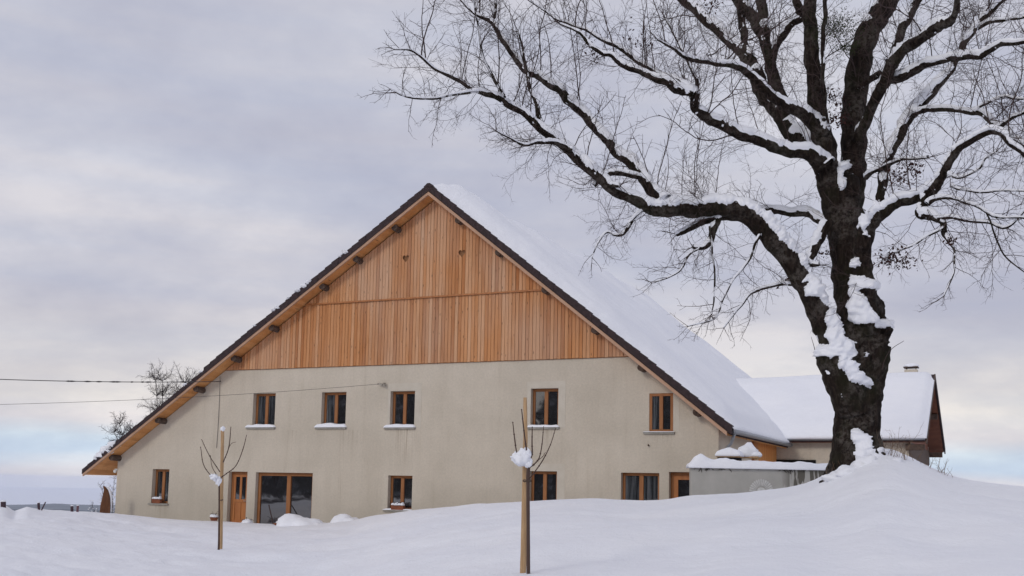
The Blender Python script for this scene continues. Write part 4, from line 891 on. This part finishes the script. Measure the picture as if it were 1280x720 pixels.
# burls and root flare
for px, py, r_, off, nm in ((1104, 412, .17, -.3, 'burl'), (1096, 425, .22, -.3, 'burl'), (1028, 446, .14, -.35, 'burl'), (1010, 352, .07, -.75, 'burl'), (1092, 385, .2, -.05, 'burl')):
    q = at(px, py, TR+off)-T0; m = MB(); m.blob(q, (r_, r_, r_*1.1), px, .5, 22, 14, 2.2); m.build(nm, bark_m, tree, smooth=True)
for px, dx in ((1096, .9), (1068, -.1), (1058, .1)):
    a_ = at(1071, 540, TR-.1); q = at(px+dx*10, 592, TR-.3); m = MB(); C = crom([a_+(0, 0, .1), a_*.5+q*.5+np.array([dx*.08, 0, -.05]), q+np.array([dx*.12, -.15, -.35])], 5); m.tube([c-T0 for c in C], list(np.linspace(.27, .17, len(C))), 16, bump=.2); m.build('root', bark_m, tree, smooth=True)
for px, py, ax, az_, off in ((1099, 405, .22, .09, -.45), (1027, 440, .15, .09, -.5), (1056, 207, .12, .08, -.35), (1082, 583, .30, .22, -.62), (1110, 585, .35, .22, -.45), (1063, 592, .3, .16, -.7), (1045, 597, .25, .12, -.6)):
    q = at(px, py, TR+off)-T0; snowmb.blob(q, (ax, ax*.8, az_), px, .45, 20, 12, 2.0)
snowmb.build('snow', snow_m, tree, smooth=True)

# --- twigs
tw = MB(); rr = random.Random(21); cen = at(1060, 260, TR)
small = [n for n in B_ if n not in ('trunk', 'S0')]
def canopy_ok(p):
    x, y = proj(p); return True
for name in small:
    C, Rd = B_[name]; acc = rr.random()*.3
    droop = name in ('L4b', 'L4c', 'L4d', 'L4e', 'L5', 'L6', 'L7', 'L8', 'R4', 'R4a', 'R4b', 'R4c', 'R4d', 'R6', 'R7')
    for i in range(1, len(C)):
        seg = C[i]-C[i-1]; l = np.linalg.norm(seg); acc += l; T = seg/(l+1e-9)
        if Rd[i] > .19: continue
        step = .095 if Rd[i] < .045 else (.135 if Rd[i] < .09 else .28)
        if droop: step = .17
        while acc > step:
            acc -= step; p = C[i]-seg*rr.random(); out_ = p-cen; out_ /= np.linalg.norm(out_)+1e-9
            sd_ = perp(T, rr)
            if droop: up_ = rr.uniform(-.75, .25)
            else: up_ = rr.uniform(-.15, .95)
            if (not droop) and Rd[i] > .05 and rr.random() < .18: up_ = -.6
            d = T*rr.uniform(.0, .7)+sd_*.95+out_*.22+np.array([0, 0, up_*.8])
            L = rr.uniform(.45, 1.45)*(1.0 if Rd[i] < .06 else 1.1)*(.62 if Rd[i] < .02 else 1); r0 = rr.uniform(.0048, .0088)
            bend = np.array([0, 0, .2 if up_ > .1 else (-.3 if droop else 0.)])
            twig(tw, p, d, L, r0, 0, rr, bend, 3, 1.0)
    # tips finish in a spray
    for q_ in range(3):
        T = C[-1]-C[-2]; T /= np.linalg.norm(T); twig(tw, C[-1], T+perp(T, rr)*.8, rr.uniform(.25, .55)*(1.8 if C[-1][2] > 11.5 else 1), min(.009, max(.006, Rd[-1]*.7)), 0, rr, (0, 0, 0), 3, .9)
# tall upright water shoots along the left limbs
for name, cnt in (('L1', 7), ('L1a', 11), ('L1b', 10), ('L2', 5), ('L2a', 7), ('LA', 4), ('R1b', 4), ('R3', 4), ('R2', 4)):
    C, Rd = B_[name]
    for q_ in range(cnt):
        i = rr.randint(int(len(C)*(.5 if name == 'L1' else .12)), len(C)-2); d = np.array([rr.uniform(-.22, .18), rr.uniform(-.15, .15), 1.])
        twig(tw, C[i], d, rr.uniform(1.3, 3.0), rr.uniform(.009, .015), 0, rr, (0, 0, .12), 4, .5, 2, .14)
# crown above the frame and sideways depth: limbs towards and away from the camera
for q_ in range(26):
    name = rr.choice(['S1', 'S2', 'LB', 'LC', 'LD', 'R1', 'R2b', 'LA', 'L2']); C, Rd = B_[name]; i = rr.randint(len(C)//3, len(C)-3)
    d = np.array([rr.uniform(-1, 1), rr.choice([-1, 1])*rr.uniform(.5, 1.1), rr.uniform(.3, 1.1)])
    twig(tw, C[i], d, rr.uniform(1.6, 2.8), .016, 0, rr, (0, 0, .05), 4, .6)
tw.v = [tuple(np.array(v)-T0) for v in tw.v]
tag(tw.build('twigs', twig_m, tree), kind='stuff')
print('twig verts', len(tw.v))
# clumps of dead leaves and mistletoe
def leaves(px, py, r, n, spread, mat_, name, size=.035, hang=.0):
    m = MB(); c0_ = at(px, py, TR+r)-T0; q = random.Random(px)
    for i in range(n):
        c_ = c0_+np.array([q.gauss(0, spread), q.gauss(0, spread*.6), q.gauss(0, spread*.7)-hang*q.random()])
        a_ = np.array([q.gauss(0, 1), q.gauss(0, 1), q.gauss(0, 1)]); a_ /= np.linalg.norm(a_); b_ = np.array([q.gauss(0, 1), q.gauss(0, 1), q.gauss(0, 1)]); b_ -= a_*(a_@b_); b_ /= np.linalg.norm(b_); s = size*q.uniform(.6, 1.3)
        m.add([c_-a_*s, c_+b_*s*.5, c_+a_*s, c_-b_*s*.5+a_*s*.1], [(0, 1, 2, 3)])
    tag(m.build(name, mat_, tree), kind='stuff')
leaves(1045, 36, -.8, 1900, .23, mistle_m, 'mistletoe', .019); leaves(1059, 60, -.7, 500, .13, mistle_m, 'mistletoe', .019)
for a_ in ((1043, 125, -.5, 80, .13), (1045, 150, -.5, 120, .13), (1036, 118, -.4, 30, .10), (1130, 213, -1.4, 110, .18), (1145, 204, -1.4, 50, .12), (1122, 222, -1.4, 40, .1), (1118, 320, -1.9, 120, .13), (1132, 326, -1.9, 60, .12), (1106, 322, -1.9, 50, .09), (745, 70, -2.4, 20, .10), (738, 62, -2.4, 14, .12), (800, 52, -2, 40, .2), (888, 5, -1.5, 70, .14), (1190, 300, -2.2, 25, .06), (1032, 315, -.6, 30, .07), (985, 350, -.9, 30, .10)):
    leaves(*a_, leaf_m, 'leaf_clump', .036, .05)

# ================================================================== saplings with stakes
def line(m, pts, r, n=6, rg=0):
    C, Rd = [], []; P = [np.array([*at(x, y, r), wd/2/FPX*r]) for x, y, wd in pts]; C = crom(P, 6); m.tube([c[:3]-rg for c in C], [max(.003, c[3]) for c in C], n, bump=.12); return C
RA, RB = 24.6, 12.6
def stake(pts, r, label, cap):
    b = at(pts[0][0], pts[0][1], r); t = empty('wooden_stake', tuple(b), 0, label=label, cat='stake'); m = MB(); line(m, pts, r, 12, b); m.build('pole', wood_m, t, smooth=True)
    if cap: q = at(pts[-1][0], pts[-1][1], r)-b; m = MB(); m.blob(q+(0, 0, .03), (.055, .055, .075), 2, .3); m.build('snow_cap', snow_m, t, smooth=True)
stake([(275.2, 700, 5), (275.6, 685, 4.6), (276.6, 640, 4.4), (277.3, 590, 4.2), (278.3, 538, 4.0)], RA, 'rough wooden stake with a snow tip, holding the sapling near the front door', True)
stake([(653.5, 730, 8), (654, 711, 7.6), (655.5, 640, 7), (656.5, 570, 6), (656.8, 530, 5), (656.4, 497, 4.4)], RB+.05, 'tall golden wooden stake holding the nearer sapling in the middle of the lawn', False)
def sapling(r, trunk, brs, snow_bl, label, tie):
    b = at(trunk[0][0], trunk[0][1], r); t = empty('sapling', tuple(b), 0, label=label, cat='young tree')
    m = MB(); C = line(m, trunk, r, 10, b); m.build('trunk', twig2_m, t, smooth=True)
    q = random.Random(4)
    for pts in brs:
        m = MB(); Cc = line(m, pts, r+q.uniform(-.05, .05), 6, b)
        for i in range(2, len(Cc), 4): c = Cc[i][:3]-b; m.blob(c, Cc[i][3]*1.5, i, .1, 6, 4)
        m.build('branch', twig2_m, t, smooth=True)
    m = MB()
    for i, (px, py, ax, az_) in enumerate(snow_bl): m.blob(at(px, py, r-.03)-b, (ax, ax*.8, az_), i+px, .55, 20, 12, 1.8)
    m.build('snow_clump', snow_m, t, smooth=True)
    m = MB(); c = at(*tie, r)-b; m.tube([c+np.array([.05*math.cos(a_), .05*math.sin(a_)+.02, .012*math.sin(a_*2)]) for a_ in np.linspace(0, 6.283, 14)], .008, 5); m.build('tie', log_m, t)
sapling(RA-.25, [(273, 696, 3), (273.5, 680, 2.4), (274, 640, 2.1), (274, 600, 2)], [[(273, 603, 1.3), (265, 596, 1.2), (254.5, 581, 1.1), (250.8, 559, .9)], [(275, 590, 1.2), (262, 570, 1.1), (251.8, 549, .8)], [(279, 578, 1.3), (286, 559, 1.2), (288.6, 533.5, .9)], [(285.5, 560, .7), (290, 554, .6), (295, 552.5, .5)], [(276, 597, 1.4), (283, 592, 1.3), (295, 582, 1.2), (303.5, 562, 1.1), (308.3, 543.5, .8)], [(271, 594, .9), (265, 583, .8), (263, 569, .7)]],
        [(268, 597, .09, .08), (273, 601, .07, .10), (264.5, 594.5, .05, .04)], 'small pruned sapling with a goblet of bare shoots, at the stake near the front door', (275.5, 625))
sapling(RB-.1, [(661, 732, 5), (660.5, 713, 4.6), (660.3, 650, 4.3), (660, 600, 4.2), (660.5, 583, 4.6), (659, 568, 3.4)], [[(652, 577, 1.8), (646.5, 568, 1.8), (643.5, 550, 1.7), (641, 528, 1.3)], [(659, 566, 2), (657, 555, 1.9), (654, 530, 1.6), (652, 512, 1.2)], [(662, 575, 2), (665, 568, 2), (665, 552, 1.6), (665.3, 534, 1.1)], [(661, 584, 2), (667, 581, 2), (674, 572, 1.7), (677.5, 555, 1.4), (679.5, 533, 1)], [(673, 575, 1), (678, 571, .9), (682, 565, .7)], [(661, 599, 1.8), (666, 593, 1.7), (678, 576, 1.6), (688, 556, 1.3), (694.5, 535, 1)]],
        [(651, 572, .095, .095), (657, 570, .07, .10), (645, 570.5, .06, .05), (660, 578, .05, .06), (653, 565, .05, .04)], 'nearer pruned sapling carrying a big clump of snow at its fork', (659, 601))
m = MB(); b = at(660.5, 713, RB-.1)

# ================================================================== bare trees behind the left side of the house
def bush(name, base_p, stems, label, cat, seed, mat_, snow_n=0, r0=.03, lvl=2, dens=1., bend=(0, 0, .15), tw_n='twigs', tr_n='trunk'):
    q = random.Random(seed); b = np.array(base_p, float); t = empty(name, tuple(b), 0, label=label, cat=cat); m = MB(); m2 = MB(); sn_ = MB()
    for (dx, dy, L, up_) in stems:
        d = np.array([dx, dy, up_]); d /= np.linalg.norm(d); pts = [np.zeros(3)]
        for i in range(10): d = d+perp(d, q)*.07; d /= np.linalg.norm(d); pts.append(pts[-1]+d*L/10)
        m.tube(pts, [r0*(1-.07*i) for i in range(11)], 7)
        for i in range(3, 11):
            for k_ in range(9 if name == 'bare_tree' else 5):
                twig(m2, pts[i], d*.6+perp(d, q)+np.array([0, 0, .25]), L*q.uniform(.07, .16), r0*(.31 if name == 'bare_tree' else .28), 0, q, bend, 3, dens, lvl)
    m.build(tr_n, twig_m, t, smooth=True); tag(m2.build(tw_n, mat_, t), kind='stuff')
    if snow_n:
        vs = m2.v
        for i in range(snow_n): c = vs[q.randrange(len(vs))]; sn_.blob(np.array(c)+(0, 0, .01), (q.uniform(.02, .045), .03, .018), i, .3, 7, 5)
        sn_.build('snow', snow_m, t, smooth=True)
    return t
gb = at(190, 640, 52); gb[2] = -1.0
tk = bush('bare_tree', gb, [(-1.9, 0, 4.9, 4.5), (-1.5, .3, 5.3, 5.0), (-.95, -.1, 5.8, 5.7), (-1.7, -.1, 5.0, 4.8), (-.2, .2, 5.9, 5.8), (.5, .1, 7.0, 7.0), (1.1, .2, 7.6, 7.5), (-.5, .2, 5.4, 5.4), (.2, 0, 6.6, 6.6), (-1.2, .2, 5.4, 5.2), (.85, -.2, 7.6, 7.6), (1.5, -.1, 7.6, 7.4), (1.9, 0, 7.4, 7.2)], 'leafless tree with tufted twigs rising behind the left roof slope', 'tree', 3, mat('purple_twig', (.05, .036, .040), .9, .1), 500, .04, 2, 1.5)
gb2 = at(141, 640, 45.5); gb2[2] = -.6
bush('bush', gb2, [(-.5, 0, 1.7, 1.0), (-.2, 0, 2.1, 1.6), (.1, 0, 2.3, 2), (-.75, 0, 1.5, .8), (.3, 0, 2.3, 1.8)], 'snow dusted leafless bush beside the left corner of the house', 'bush', 8, twig_m, 260, .02, 2, .8)
# dry stalks and brambles poking out of the mound
def stalks(px, py, r, n, hgt, label, spread=.25):
    b = at(px, py, r); b[2] = ground_z(b[0], b[1])-.05; q = random.Random(px); m = MB()
    for i in range(n):
        p = np.array([q.gauss(0, spread), q.gauss(0, spread*.6), 0.]); d = np.array([q.gauss(0, .35), q.gauss(0, .3), 1.]); twig(m, p, d, hgt*q.uniform(.5, 1.1), .005, 0, q, (q.uniform(-.4, .4), 0, -.1), 3, .6, 1)
    o = m.build('dry_stalks', wood_dry, None, loc=tuple(b)); tag(o, label, 'dry plant')
wood_dry = mat('dry_stem', (.16, .11, .075), .9, .1)
stalks(1110, 562, 21.4, 16, .75, 'dry brown stalks sticking out of the snow close to the right side of the trunk')
stalks(1128, 572, 21.7, 12, .5, 'thin dry stems on the right flank of the snowy mound', .2)
stalks(1168, 590, 22.6, 12, .5, 'dry brambles at the right foot of the mound in front of the stone end wall', .16)
stalks(1182, 594, 22.8, 9, .28, 'lowest tuft of dead plants, farthest right on the slope', .12)
stalks(1045, 592, 21.3, 8, .35, 'few dry grass stems in the snow left of the trunk base', .2)
# two long suckers on the trunk
m = MB(); q = random.Random(1)
for p_ in ([(1102, 462, 1), (1108, 445, .9), (1116, 435, .7), (1130, 426, .5)], [(1020, 446, 1.), (1018, 435, .8), (1014, 421, .5)]):
    Pp = crom([np.array([*(at(x, y, TR-.4)-T0), wd/2/FPX*TR]) for x, y, wd in p_], 5); m.tube([c[:3] for c in Pp], [max(.004, c[3]) for c in Pp], 4)
m.build('sucker', twig_m, tree)

# ================================================================== dark conifer wood behind the photographer (mirrored in the windows)
fm = MB(); q = random.Random(9); fmat, k = base('conifer', .95, .05); oc = k.n('ShaderNodeTexCoord').outputs['Object']
k.link(k.ramp(k.noise(oc, 1.1, 6, .7), [(.35, (.012, .018, .011)), (.54, (.026, .034, .022)), (.60, (.30, .32, .35)), (.70, (.72, .74, .78))]), k.p.inputs['Base Color'])
for i in range(150):
    t_ = q.random(); x = -125+115*t_+q.gauss(0, 5); y = 40-105*t_+q.gauss(0, 7)-12*q.random(); H = q.uniform(15, 24); z0_ = -.6
    for kx in range(7):
        zz_ = z0_+H*(.06+.13*kx); rr_ = H*.19*(1-kx/7.6); n = 9; V = [(x+rr_*q.uniform(.7, 1.15)*math.cos(a_), y+rr_*q.uniform(.7, 1.15)*math.sin(a_), zz_-q.uniform(0, .6)) for a_ in np.linspace(0, 2*math.pi, n, endpoint=False)]
        fm.add(V+[(x, y, zz_+H*.26)], [(j, (j+1) % n, n) for j in range(n)])
tag(fm.build('wood', fmat), 'dark conifer wood standing behind the photographer', 'forest', kind='stuff')
print('objects', len(bpy.data.objects))
# ================================================================== thin winter air between here and the hills
hz = bpy.data.materials.new('haze'); hz.use_nodes = True; t_ = hz.node_tree; t_.nodes.clear(); o_ = t_.nodes.new('ShaderNodeOutputMaterial'); pv = t_.nodes.new('ShaderNodeVolumePrincipled')
pv.inputs['Color'].default_value = (.86, .90, 1, 1); pv.inputs['Density'].default_value = 4.5e-5; t_.links.new(pv.outputs[0], o_.inputs['Volume'])
m = MB(); m.box(-31000, 31000, -31000, 31000, -285, 45); tag(m.build('haze', hz), kind='stuff')
